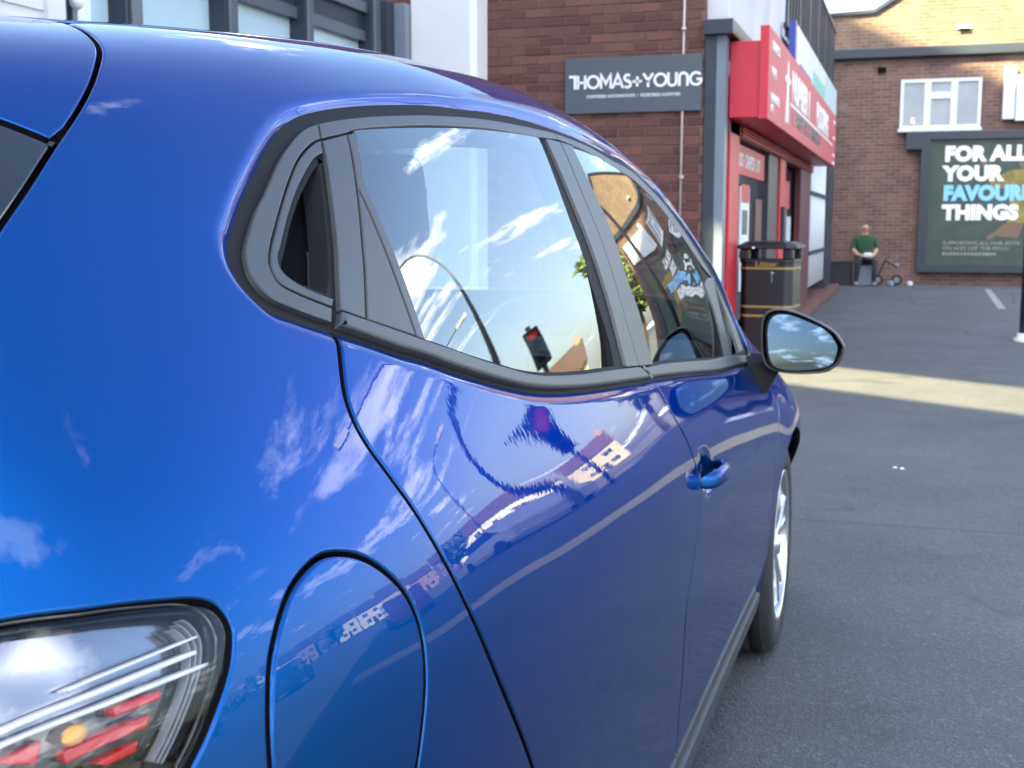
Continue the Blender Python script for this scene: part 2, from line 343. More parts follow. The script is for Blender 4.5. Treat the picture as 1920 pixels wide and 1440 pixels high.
offp(MB().box(XF-0.32, XF-0.24, 5.21, 9.70, 2.78, 2.92), 'spandrel', M['frame_dark'])
for y0, y1 in ((5.21, 5.26), (5.50, 5.545), (6.02, 6.12), (7.06, 7.16), (8.13, 8.215), (9.28, 9.40)):
    offp(MB().box(XF-0.29, XF-0.15, y0, y1, 0.45, 3.04), 'mullion', M['frame_grey'], bevel=0.006)
    offp(MB().box(XF-0.30, XF-0.17, y0-0.035, y0, 0.45, 3.04), 'gasket', M['frame_dark'])
offp(MB().box(XF-0.29, XF-0.10, 9.40, 9.62, 0.45, 3.04), 'end_post', M['frame_dark'])
offp(MB().box(XF-0.10, XF-0.004, 9.55, 9.70, 0.0, 3.04), 'end_trim', M['steel'])
pier = offp(MB().box(XF, -2.30, 9.66, 9.94, 0, 4.2), 'pier', M['cladding'], bevel=0.006)
MB().box(-2.302, -2.25, 9.69, 9.945, 0, 4.2).build('pier_edge', M['white'], pier)
lampb = MB(); lampb.lathe([(0.0, -0.03), (0.03, -0.022), (0.04, 0.0), (0.03, 0.022), (0.0, 0.03)], (XF-0.10, 5.47, 2.37), 'y', 16); offp(lampb, 'wall_lamp', M['white'], smooth=True)

# ---- brick building that closes the yard, with laid bricks where they can be told apart
YB = 9.95
bb = empty('brick_building', (-1.35, YB, 0)); tag(bb, 'red brick building end wall carrying the grey sign board', 'building')
bbinv = Matrix.Translation((1.35, -YB, 0))
wl_ = MB(); BX0, BX1, BZ0, BZ1 = -2.25, -0.43, 1.2, 3.15
wl_.box(-12.0, BX1, YB+0.005, YB+0.10, 0, BZ0).box(-12.0, BX1, YB+0.005, YB+0.10, BZ1, 4.3).box(-12.0, BX0, YB+0.005, YB+0.10, BZ0, BZ1)
wl_.prism([(-12.0, YB+0.10), (BX1, YB+0.10), (BX1, YB+0.30), (-12.0, YB+0.30)], 0, 4.3)
bw = wl_.build('wall', M['brick_wall'], bb); bw.matrix_parent_inverse = bbinv
mo = MB().box(BX0, BX1, YB+0.004, YB+0.099, BZ0, BZ1).build('mortar_bed', M['mortar'], bb); mo.matrix_parent_inverse = bbinv
def brick_mesh(w_, seed):
    rr = random.Random(seed); m_ = MB(); e = 0.004
    j = lambda: rr.uniform(-0.0012, 0.0012)
    vs_ = [(j(), 0, j()), (w_+j(), 0, j()), (w_+j(), 0, 0.065+j()), (j(), 0, 0.065+j())]
    fr = [(e, -0.008, e), (w_-e, -0.008, e), (w_-e, -0.008, 0.065-e), (e, -0.008, 0.065-e)]
    m_.add([(x, y+0.006, z) for x, y, z in vs_]+[(x, y+0.004, z) for x, y, z in fr], [(0,1,5,4),(1,2,6,5),(2,3,7,6),(3,0,4,7),(4,5,6,7)])
    me = bpy.data.meshes.new('brick'); me.from_pydata(m_.v, [], m_.f); me.update(); me.materials.append(M['brick']); return me
full_b = [brick_mesh(0.215, i) for i in range(5)]; cut = {}
nrow = int(round((BZ1-BZ0)/0.075))
for r in range(nrow):
    z = BZ0+0.005+r*0.075; x = BX0-(0.1125 if r % 2 else 0.0)
    while x < BX1-0.02:
        a, b = max(x, BX0), min(x+0.215, BX1)
        if b-a > 0.03:
            key = round(b-a, 3)
            me = full_b[random.randrange(5)] if key >= 0.214 else cut.setdefault(key, brick_mesh(b-a, 77))
            o = bpy.data.objects.new('brick', me); o.location = (a, YB+random.uniform(-0.002, 0.002), z); link(o, bw)
        x += 0.225
# conduit on the wall
cd = MB(); cd.tube([(-0.592, YB-0.02, 3.4), (-0.604, YB-0.02, 1.0)], 0.0095, 8)
for z in (2.78, 1.62): cd.tube([(-0.596, YB-0.02, z-0.012), (-0.596, YB-0.02, z+0.012)], 0.020, 8)
tag(cd.build('conduit', M['pipe'], smooth=True), 'thin pale conduit running down the red brick wall', 'pipe')
# sign board
sb = empty('sign_board', (-1.0, YB, 2.14)); tag(sb, 'slate grey sign board with white lettering on the brick wall', 'sign')
SI = Matrix.Translation((1.0, -YB, -2.14))
bd = MB().box(-1.566, -0.446, YB-0.035, YB+0.002, 2.143, 2.586).build('board', M['sign_grey'], sb, bevel=0.004); bd.matrix_parent_inverse = SI
def strokes(paths, x0, z0, h, y, wd):
    """round-ended strokes as thin raised letters; path units: cap height = 1"""
    mb = MB()
    for path in paths:
        P = [Vector((x0+p[0]*h, 0, z0+p[1]*h)) for p in path]
        L, Rr = [], []
        for i, p in enumerate(P):
            a = (P[i]-P[i-1]).normalized() if i else None; b = (P[i+1]-P[i]).normalized() if i < len(P)-1 else None
            d = ((a or b)+(b or a)).normalized(); nrm = Vector((-d.z, 0, d.x)); kk = 1.0
            if a and b: kk = 1/max(0.45, nrm.dot(Vector((-a.z, 0, a.x))))
            L.append(p+nrm*wd*kk); Rr.append(p-nrm*wd*kk)
        n = len(P)
        vs_ = [(v.x, y, v.z) for v in L]+[(v.x, y, v.z) for v in Rr]+[(v.x, y-0.006, v.z) for v in L]+[(v.x, y-0.006, v.z) for v in Rr]
        fs_ = []
        for i in range(n-1):
            fs_ += [(2*n+i, 3*n+i, 3*n+i+1, 2*n+i+1), (i, 2*n+i, 2*n+i+1, i+1), (n+i+1, 3*n+i+1, 3*n+i, n+i)]
        fs_ += [(0, n, 3*n, 2*n), (n-1, 3*n-1, 4*n-1, 2*n-1)]
        mb.add(vs_, fs_)
    return mb
def arc(cx_, cz_, r, a0, a1, n=18, rz=None): return [(cx_+r*math.cos(R_(a0+(a1-a0)*k/n)), cz_+(rz or r)*math.sin(R_(a0+(a1-a0)*k/n))) for k in range(n+1)]
GL = {'T': (0.52, [[(-0.08,0.93),(0.38,0.93),(0.38,0.0)]]), 'H': (0.80, [[(0.10,0),(0.10,1)],[(0.66,0),(0.66,1)],[(0.10,0.48),(0.66,0.48)]]),
      'O': (1.02, [arc(0.50,0.5,0.43,0,360,28)]), 'M': (0.98, [[(0.10,0),(0.10,1),(0.47,0.36),(0.84,1),(0.84,0)]]),
      'A': (0.86, [[(0.02,0),(0.42,1),(0.82,0)],[(0.19,0.32),(0.66,0.32)]]), 'S': (0.68, [arc(0.32,0.725,0.225,40,270,12)+arc(0.32,0.265,0.235,90,-145,12)]),
      '+': (0.86, [[(0.04,0.44),(0.74,0.44)],[(0.39,0.09),(0.39,0.79)]]), 'Y': (0.80, [[(0.0,1),(0.36,0.46),(0.72,1)],[(0.36,0.50),(0.36,0)]]),
      'U': (0.84, [[(0.08,1),(0.08,0.38)]+arc(0.38,0.36,0.30,180,360,14)[1:]+[(0.68,1)]]), 'n': (0.84, [[(0.08,0),(0.08,0.64)]+arc(0.38,0.64,0.30,180,0,14)[1:]+[(0.68,0)]]),
      'G': (0.95, [arc(0.48,0.5,0.43,42,330,24)+[(0.86,0.46),(0.52,0.46)]])}
x = -1.522; H_ = 0.108
for ch in 'THOMAS+YOUnG':
    wdt, ps = GL[ch]
    o = strokes(ps, x, 2.338, H_, YB-0.036, 0.0098).build('letter', M['white'], sb); o.matrix_parent_inverse = SI
    x += wdt*H_*0.985
o = text_obj('CHARTERED ACCOUNTANTS  •  REGISTERED AUDITORS', 0.0335, 'small_lettering', M['white'], (-1.385, YB-0.037, 2.266), (R_(90), 0, 0), sb, 0.001, 0.0004, sx=0.90); o.matrix_parent_inverse = SI

# ---- added unseen screen behind the viewer: shades the yard, slot passes one sun strip
tw = empty('shade_screen', (-8.0, 0.2, 0), math.atan2(-0.57, 0.82)); tag(tw, 'unseen tall slotted screen added behind the viewer on the left to shade the yard', 'building')
_q0, _w0 = tw.location.x*0.57+tw.location.y*0.82, tw.location.x*0.82-tw.location.y*0.57
def twp(w0, w1, z0, z1, nm): return MB().box(w0-_w0, w1-_w0, -4.0-_q0, -3.85-_q0, z0, z1).build(nm, M['render'], tw)
TW = math.tan(R_(SUN_EL))
twp(-19.0, 1.9, 0, (8.15+3.92)*TW, 'lower_wall'); twp(-19.0, -5.95, (8.15+3.92)*TW+0.002, (9.52+3.92)*TW-0.002, 'slot_blank'); twp(-19.0, 1.9, (9.52+3.92)*TW, (22.9+3.92)*TW+4.8, 'upper_wall')  # pieces of the added screen, parted to shape the strip of sun
for w0 in (1.5,): twp(w0, w0+0.4, (8.15+3.92)*TW+0.002, (9.52+3.92)*TW-0.002, 'column')

# ---- shop with the red projecting sign
shop = empty('corner_shop', (-0.3, 16, 0)); tag(shop, 'single storey shop with red frontage and red projecting sign box', 'shop')
SH = Matrix.Translation((0.3, -16, 0))
def sp(mb, name, m, parent=None, **k):
    o = mb.build(name, m, parent or shop, **k)
    if parent is None: o.matrix_parent_inverse = SH
    return o
sp(MB().box(-3.0, -0.62, YB+0.35, 24.0, 0, 2.72), 'wall', M['frame_dark'])
col = sp(MB().box(-0.428, -0.335, YB-0.015, YB+0.30, 0, 2.84), 'column', M['navy'], bevel=0.006)
MB().box(-0.334, -0.262, YB-0.005, YB+0.16, 0, 2.72).build('column_side', M['steel'], col)
sp(MB().box(-0.43, -0.20, YB-0.09, 22.5, 2.722, 2.835), 'beam', M['navy'], bevel=0.004)
fas = sp(MB().box(-0.26, -0.021, 10.16, 18.9, 2.10, 2.70), 'sign_box', M['red'], bevel=0.004)
face = MB().box(-0.02, 0.05, 10.15, 18.9, 2.085, 2.815).build('sign_face', M['red_face'], fas, bevel=0.004)
MB().box(-0.021, 0.0495, 10.142, 10.152, 2.087, 2.812).build('sign_end', M['red'], fas)
RT = (R_(90), 0, R_(90)); XT = 0.052
for txt, sz, y, z, sx_ in (('NUMBER 1', 0.40, 12.1, 2.405, 1.55), ('FLOORING', 0.40, 15.2, 2.405, 1.42)):
    text_obj(txt, sz, 'lettering', M['white'], (XT, y, z), RT, fas, 0.004, 0.012, sx=sx_*0.72)
text_obj('CARPETS & VINYLS', 0.20, 'lettering', M['sign_grey'], (XT, 12.2, 2.20), RT, fas, 0.003, 0.004, sx=2.2)
fas_bar = MB().box(0.05, 0.055, 12.0, 18.2, 2.352, 2.376).build('underline', M['white'], fas)
for txt, z, sz, sx_ in (('CARPETS', 2.655, 0.105, 1.3), ('VINYL', 2.455, 0.10, 1.3), ('LAMINATE', 2.245, 0.10, 1.3), ('LVT', 2.16, 0.09, 1.1)):
    text_obj(txt, sz, 'small_lettering', M['white'], (XT, 10.36, z), RT, fas, 0.003, 0.003, sx=sx_)
for z in (2.70, 2.48, 2.24, 2.13): MB().box(0.05, 0.054, 18.35, 18.75, z-0.02, z+0.02).build('small_mark', M['white'], fas)
fg_ = MB()                                                               # slim white standing figure printed on the sign
fg_.prism([(11.56,2.17),(11.66,2.17),(11.70,2.36),(11.745,2.17),(11.84,2.17),(11.78,2.42),(11.80,2.53),(11.92,2.53),(11.92,2.575),(11.79,2.585),(11.755,2.62),(11.745,2.70),(11.70,2.73),(11.66,2.70),(11.655,2.62),(11.62,2.585),(11.48,2.575),(11.48,2.53),(11.61,2.53),(11.63,2.42)], 0.05, 0.054, 'x')
fg_.build('printed_figure', M['white'], fas)
# frontage below the sign
sp(MB().box(-0.34, -0.262, 10.30, 10.86, 0, 2.10), 'pilaster', M['red'], bevel=0.004)
sp(MB().box(-0.40, -0.262, 10.2, 18.9, 1.995, 2.098), 'shutter_hood', M['purple'], bevel=0.004)
for i in range(3): sp(MB().box(-0.262, -0.235+0.07*i*0, 10.9, 18.8, 2.006+0.03*i, 2.020+0.03*i), 'hood_rib', M['red'])
wn_ = sp(MB().box(-0.36, -0.345, 10.86, 13.4, 0.35, 1.99), 'shop_window', M['house_pane'])
MB().box(-0.345, -0.33, 10.90, 13.35, 1.70, 1.965).build('banner', M['red'], wn_)
text_obj('BLINDS · CARPETS · LVT', 0.17, 'lettering', M['white'], (-0.328, 11.02, 1.775), RT, wn_, 0.002, 0.004, sx=1.05)
MB().box(-0.344, -0.335, 11.55, 12.20, 0.62, 1.60).build('window_poster', M['white'], wn_)
MB().box(-0.334, -0.332, 11.60, 12.15, 1.45, 1.62).build('poster_header', M['red'], wn_)
for k_, (z0, z1) in enumerate(((1.15, 1.38), (0.80, 1.05))): MB().box(-0.334, -0.332, 11.68, 12.06, z0, z1).build('poster_print', M['sign_grey'], wn_)
MB().box(-0.344, -0.335, 12.70, 13.25, 0.62, 1.50).build('window_poster', M['purple'], wn_)
sp(MB().box(-0.37, -0.29, 13.4, 14.35, 0, 1.99), 'frame_post', M['navy'])
sp(MB().box(-0.34, -0.262, 14.35, 14.95, 0, 1.99), 'pilaster', M['red'], bevel=0.004)
lk = sp(MB().box(-0.262, -0.22, 14.50, 14.75, 1.05, 1.45), 'shutter_lock', M['frame_dark'], bevel=0.01)
dr = sp(MB().box(-0.40, -0.385, 14.95, 17.2, 0.10, 1.95), 'shop_door', M['house_pane'])
MB().box(-0.385, -0.37, 15.9, 16.6, 1.45, 1.80).build('door_sticker', M['red'], dr)
MB().box(-0.385, -0.375, 16.0, 16.9, 0.4, 1.35).build('door_poster', M['render'], dr)
sp(MB().box(-0.36, -0.28, 17.2, 18.9, 0, 2.05), 'frame_post', M['purple'], bevel=0.004)
gr_ = sp(MB().box(-0.40, -0.38, 19.0, 22.4, 0.30, 2.4), 'grille', M['steel'])
for i in range(9):
    y = 19.15+0.38*i; MB().tube([(-0.33, y, 0.30), (-0.33, y, 2.40)], 0.045, 8).build('grille_bar', M['cladding'], gr_, smooth=True)
for z in (0.82, 1.72): MB().box(-0.40, -0.27, 19.0, 22.4, z-0.03, z+0.03).build('grille_rail', M['navy'], gr_)
sp(MB().box(-0.45, -0.26, 22.4, 23.9, 0, 2.7), 'corner_post', M['navy'])
sp(MB().box(-0.62, -0.12, 11.0, 24.2, 0.0, 0.13), 'step', M['brick_wall'], bevel=0.01)
# upper edge: pale rendered parapet, a white and teal board and the balcony railing
sp(MB().box(-0.60, -0.255, YB+0.10, 14.0, 2.836, 4.6), 'parapet', M['render'], bevel=0.01)
sp(MB().box(-0.60, -0.255, 14.0, 22.5, 2.836, 3.30), 'parapet', M['render'])
bdd = empty('upper_sign', (-0.1, 17.6, 2.7)); tag(bdd, 'white and teal sign board with a dark blue edge above the red sign', 'sign'); BI = Matrix.Translation((0.1, -17.6, -2.7))
def up_(mb, nm, m):
    o = mb.build(nm, m, bdd); o.matrix_parent_inverse = BI; return o
up_(MB().box(-0.16, -0.10, 14.0, 21.3, 2.60, 3.42), 'board', M['cladding'])
up_(MB().box(-0.165, -0.094, 13.86, 14.0, 2.60, 3.43), 'edge', M['blue'])
up_(MB().box(-0.10, -0.097, 16.4, 18.6, 2.62, 3.20), 'print', M['teal']); up_(MB().box(-0.10, -0.097, 18.6, 21.2, 2.62, 3.40), 'print', M['palegreen']); up_(MB().box(-0.10, -0.097, 14.5, 16.2, 2.62, 3.05), 'print', M['blue'])
rl = empty('balcony_railing', (-0.2, 18, 3.3)); tag(rl, 'dark metal balcony railing above the shop parapet', 'railing'); RI = Matrix.Translation((0.2, -18, -3.3))
for i in range(23):
    y = 14.1+0.36*i; o = MB().box(-0.235, -0.205, y, y+0.05 if i % 4 else y+0.12, 3.30, 4.55).build('baluster', M['navy'], rl); o.matrix_parent_inverse = RI
for z in (3.38, 4.50): o = MB().box(-0.245, -0.195, 14.0, 22.4, z, z+0.05).build('rail', M['navy'], rl); o.matrix_parent_inverse = RI
tb_ = empty('set_back_block', (-6, 20, 0)); tag(tb_, 'pale rendered upper storeys set back behind the balcony railing', 'building'); TI = Matrix.Translation((6, -20, 0))
o = MB().prism([(-0.95, 11.62), (-0.95, 26.4), (-12, 26.4), (-12, 11.62)], 2.75, 4.9).build('wall', M['render'], tb_); o.matrix_parent_inverse = TI
for i in range(5):
    o = MB().box(-0.955, -0.93, 14.2+2.3*i, 15.7+2.3*i, 3.5, 5.2).build('window', M['pane'], tb_); o.matrix_parent_inverse = TI

# ---- building at the end of the yard
YF = 27.0
fb_ = empty('end_building', (3.5, YF, 0)); tag(fb_, 'brown brick building across the end of the yard with a billboard', 'building'); FI = Matrix.Translation((-3.5, -YF, 0))
def fp(mb, nm, m, parent=None, **k):
    o = mb.build(nm, m, parent or fb_, **k)
    if parent is None: o.matrix_parent_inverse = FI
    return o
fp(MB().box(-3.0, 4.95, YF, YF+4, 0, 4.63), 'lower_wall', M['brick_far'])
fp(MB().box(-3.05, 5.0, YF-0.16, YF+0.1, 4.635, 4.84), 'gutter', M['frame_dark'], bevel=0.02)
uw = MB().prism([(-3.0, 4.8), (4.9, 4.8), (4.9, 5.9), (2.9, 7.2), (0.26, 5.56), (-0.6, 5.53), (-3.0, 5.53)], YF+0.06, YF+3.9, 'y')
uwo = fp(uw, 'upper_wall', M['brick_buff'])
cp = MB(); cp.prism([(-3.0, 5.53), (-0.6, 5.53), (0.26, 5.56), (2.9, 7.2), (5.0, 5.84), (5.0, 5.92), (2.9, 7.29), (0.24, 5.63), (-0.6, 5.60), (-3.0, 5.60)], YF-0.02, YF+4.0, 'y'); fp(cp, 'roof_edge', M['frame_dark'])
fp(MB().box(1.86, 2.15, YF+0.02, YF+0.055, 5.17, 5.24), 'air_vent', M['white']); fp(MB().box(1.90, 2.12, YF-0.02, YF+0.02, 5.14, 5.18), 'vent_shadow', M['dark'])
fp(MB().box(0.36, 0.52, YF-0.05, YF, 4.35, 4.46), 'vent', M['dark'])
wi = fp(MB().box(0.80, 2.42, YF-0.14, YF, 3.13, 3.20), 'window_sill', M['upvc'], bevel=0.01)
for (x0, x1, z0, z1) in ((0.83, 1.36, 3.20, 4.19), (1.36, 1.87, 3.20, 3.86), (1.36, 1.87, 3.86, 4.19), (1.87, 2.39, 3.20, 4.19)):
    f_ = 0.065; fr = MB().box(x0, x0+f_, YF-0.07, YF, z0, z1).box(x1-f_, x1, YF-0.07, YF, z0, z1).box(x0+f_, x1-f_, YF-0.07, YF, z0, z0+f_).box(x0+f_, x1-f_, YF-0.07, YF, z1-f_, z1)
    fo = fp(fr, 'window', M['upvc']); MB().box(x0+f_, x1-f_, YF-0.03, YF-0.01, z0+f_, z1-f_).build('pane', M['far_pane'], fo)
fp(MB().lathe([(0.0, 0), (0.035, 0.01), (0.055, 0.07), (0.03, 0.12), (0.035, 0.16)], (1.08, YF-0.035, 3.27), 'z', 12), 'window_ornament', M['white'], smooth=True)
ls = empty('light_box_sign', (3.9, YF, 3.34)); tag(ls, 'white light box sign on the brick wall above the billboard', 'sign'); LI = Matrix.Translation((-3.9, -YF, -3.34))
o = MB().box(2.79, 3.02, YF-0.16, YF, 3.34, 4.37).build('panel', M['upvc'], ls, bevel=0.01); o.matrix_parent_inverse = LI
o = MB().box(3.03, 4.7, YF-0.20, YF, 3.30, 4.20).build('panel', M['upvc'], ls, bevel=0.01); o.matrix_parent_inverse = LI
bl = empty('billboard', (3.2, YF, 0.29)); tag(bl, 'framed green billboard poster with large white and blue lettering', 'billboard'); LI2 = Matrix.Translation((-3.2, -YF, -0.29))
def bp_(mb, nm, m, parent=None):
    o = mb.build(nm, m, parent or bl)
    if parent is None: o.matrix_parent_inverse = LI2
    return o
po = bp_(MB().box(1.40, 4.6, YF-0.10, YF-0.004, 0.42, 2.98), 'poster', M['poster'])
for a in ((1.28, 1.45, 0.28, 3.12), (4.55, 4.72, 0.28, 3.12)): bp_(MB().box(a[0], a[1], YF-0.18, YF-0.003, a[2], a[3]), 'frame', M['frame_dark'])
for a in ((1.45, 4.55, 0.28, 0.43), (1.45, 4.55, 2.97, 3.12)): bp_(MB().box(a[0], a[1], YF-0.18, YF-0.003, a[2], a[3]), 'frame', M['frame_dark'])
bp_(MB().box(0.98, 1.28, YF-0.22, YF-0.002, 2.78, 3.12), 'end_bracket', M['frame_dark'])
# printed footballer, plain and generic: yellow kit, arms out, behind the words
pm = YF-0.1015
fgm = MB().prism([(2.62,2.16),(3.05,2.34),(3.55,2.36),(4.10,2.12),(4.02,1.90),(3.62,2.02),(3.60,1.62),(3.72,1.28),(2.98,1.28),(3.02,1.62),(2.98,1.98),(2.66,1.98)], pm, pm+0.001, 'y').build('printed_shirt', M['yellow'], po)
MB().prism([(2.92,1.27),(3.30,1.27),(3.20,0.98),(2.78,1.02),(2.66,0.93),(2.60,1.00),(2.80,1.14)], pm, pm+0.001, 'y').build('printed_leg', M['skin_print'], po)
MB().prism([(3.42,1.27),(3.76,1.27),(4.02,0.80),(3.86,0.72),(3.52,1.06)], pm, pm+0.001, 'y').build('printed_leg', M['skin_print'], po)
MB().prism(arc(3.28, 2.52, 0.13, 0, 345, 14, 0.17), pm, pm+0.001, 'y').build('printed_head', M['skin_print'], po)
MB().prism([(2.62,2.15),(2.66,1.99),(2.48,2.36),(2.40,2.62),(2.47,2.66),(2.58,2.42)], pm, pm+0.001, 'y').build('printed_arm', M['skin_print'], po)
for txt, z, m_, sx_ in (('FOR ALL', 2.545, 'white', 1.0), ('YOUR', 2.150, 'white', 1.0), ('FAVOURITE', 1.755, 'sky_text', 0.95), ('THINGS', 1.365, 'white', 1.0)):
    text_obj(txt, 0.392, 'headline', M[m_], (1.745, YF-0.105, z), (R_(90), 0, 0), po, 0.002, 0.026, sx=sx_, spacing=1.04)
for txt, z in (('SUPPORTING ALL OUR BOYS', 0.845), ('ON AND OFF THE PITCH', 0.735)):
    tag(text_obj(txt, 0.098, 'small_print', M['line'], (1.77, YF-0.105, z), (R_(90), 0, 0), po, 0.002, 0.002, sx=1.15), kind='stuff')
for i in range(15): MB().box(1.77+0.07*i, 1.82+0.07*i, YF-0.105, YF-0.101, 0.625, 0.685).build('small_print', M['line'], po)

# ---- lamp posts, traffic signal, post at the right
def post(loc, label):
    e = empty('steel_post', loc); tag(e, label, 'post')
    MB().tube([(0,0,0.06),(0,0,4.2)], 0.052, 14).build('shaft', M['navy'], e, smooth=True)
    MB().lathe([(0.11,0),(0.11,0.03),(0.075,0.05),(0.07,0.09),(0.052,0.09)], (0,0,0), 'z', 20).build('collar', M['render'], e, smooth=True)
    MB().lathe([(0.056,4.2),(0.056,4.23),(0.0,4.25)], (0,0,0), 'z', 14).build('cap', M['navy'], e)
post((2.37, 14.19, 0), 'dark steel post with a pale foot at the right edge')
def street_lamp(loc, rz, h, reach, label):
    e = empty('street_lamp', loc, rz); tag(e, label, 'street lamp', 'street lamps around the junction')
    p = [(0,0,0),(0,0,h*0.72)]+[(reach*0.55*(1-math.cos(R_(a))), 0, h*0.72+h*0.26*math.sin(R_(a))) for a in range(10, 91, 10)]+[(reach, 0, h*0.99)]
    MB().tube(p, [0.07, 0.052]+[0.042]*9+[0.036], 10).build('pole', M['grey_metal'], e, smooth=True)
    MB().box(reach-0.1, reach+0.55, -0.11, 0.11, h*0.975, h*1.005).build('lantern', M['cladding'], e, bevel=0.02)
    MB().lathe([(0.10,0.0),(0.10,1.1),(0.075,1.15)], (0,0,0), 'z', 12).build('base', M['grey_metal'], e)
street_lamp((7.2, 20.9, 0), R_(-35), 8.4, 2.4, 'street lamp with a curved arm reflected in the rear side window')
street_lamp((14.5, 36.0, 0), R_(200), 8.0, 1.8, 'distant street lamp reflected low in the rear side window')
street_lamp((2.6, -17.0, 0), R_(150), 6.4, 1.2, 'street lamp behind the viewer, seen in the door mirror')
ts = empty('traffic_light', (6.9, 22.5, 0)); tag(ts, 'traffic light showing red, reflected in the rear side window', 'traffic light')
MB().tube([(0,0,0),(0,0,3.5)], 0.055, 10).build('pole', M['grey_metal'], ts, smooth=True)
hd = MB().box(-0.17, 0.17, -0.30, -0.08, 2.35, 3.35).build('head', M['bin'], ts, bevel=0.03); hd.rotation_euler = (0, 0, R_(-18))
M['red_lit'] = mat('red_lamp_lit', (0.30, 0.012, 0.02), 0.3); _b = M['red_lit'].node_tree.nodes['Principled BSDF']; _b.inputs['Emission Color'].default_value = (1, 0.05, 0.08, 1); _b.inputs['Emission Strength'].default_value = 0.12
for z, m_ in ((3.15, M['red_lit']), (2.85, M['dark']), (2.55, M['dark'])):
    MB().lathe([(0.0, -0.005), (0.10, 0.0), (0.115, 0.02)], (0, -0.315, z), 'y', 20).build('signal_lamp', m_, hd, smooth=True)
    MB().lathe([(0.125, -0.10), (0.125, 0.02)], (0, -0.315, z), 'y', 20).build('hood', M['bin'], hd, smooth=True)

# ---- houses across the road, trees and parked cars (they show in the paint and the glass)
def house(loc, rz, w_, d_, h_, rh, wm, label, rm='roof_tile'):
    e = empty('terraced_house', loc, rz); tag(e, label, 'house', 'houses across the road')
    MB().box(-w_/2, w_/2, 0, d_, 0, h_).build('wall', M[wm], e)
    rf = MB().prism([(-0.35, h_-0.02), (d_/2, h_+rh), (d_+0.35, h_-0.02), (d_+0.35, h_+0.12), (d_/2, h_+rh+0.16), (-0.35, h_+0.12)], -w_/2-0.1, w_/2+0.1, 'x').build('roof', M[rm], e)
    MB().prism([(0, h_-0.05), (d_/2, h_+rh-0.02), (d_, h_-0.05)], -w_/2+0.01, w_/2-0.01, 'x').build('gable', M[wm], e)
    MB().box(-w_/2+0.3, -w_/2+1.0, d_/2-0.5, d_/2+0.5, h_+rh*0.6, h_+rh+1.0).build('chimney', M['tan'], rf)
    for z0, z1 in ((0.9, 2.2), (3.4, 4.7)):
        for x0 in (-w_*0.34, w_*0.10):
            o = MB().box(x0, x0+1.5, -0.04, 0.02, z0, z1).build('window', M['upvc'], e); [MB().box(x0+dx, x0+dx+0.6, -0.06, -0.03, z0+0.1, z1-0.1).build('pane', M['house_pane'], o) for dx in (0.1, 0.8)]
    o = MB().box(-0.75, 0.15, -0.05, 0.02, 0, 2.1).build('door', M['navy'], e); MB().box(0.02, 0.06, -0.09, -0.05, 0.95, 1.1).build('handle', M['chrome'], o)
NTH = ('first', 'second', 'third', 'fourth', 'fifth', 'sixth', 'seventh', 'eighth', 'ninth', 'tenth', 'eleventh', 'twelfth')
for i in range(12):
    az = R_(15.5+3.75*i); dist = 128+6*math.sin(i*1.9)
    wm, wd = (('cream', 'cream rendered'), ('white', 'white rendered'), ('tan', 'tan brick'), ('white', 'white rendered'), ('brick_far', 'brown brick'))[(i*3) % 5]
    house((1+dist*math.sin(az), 1+dist*math.cos(az), 0), -az, 7.4+0.8*(i % 3), 8.0, 5.4+0.5*(i % 2), 2.5+0.4*(i % 3), wm, '%s house, %s from the far lamp in the reflected terrace' % (wd, NTH[i]))
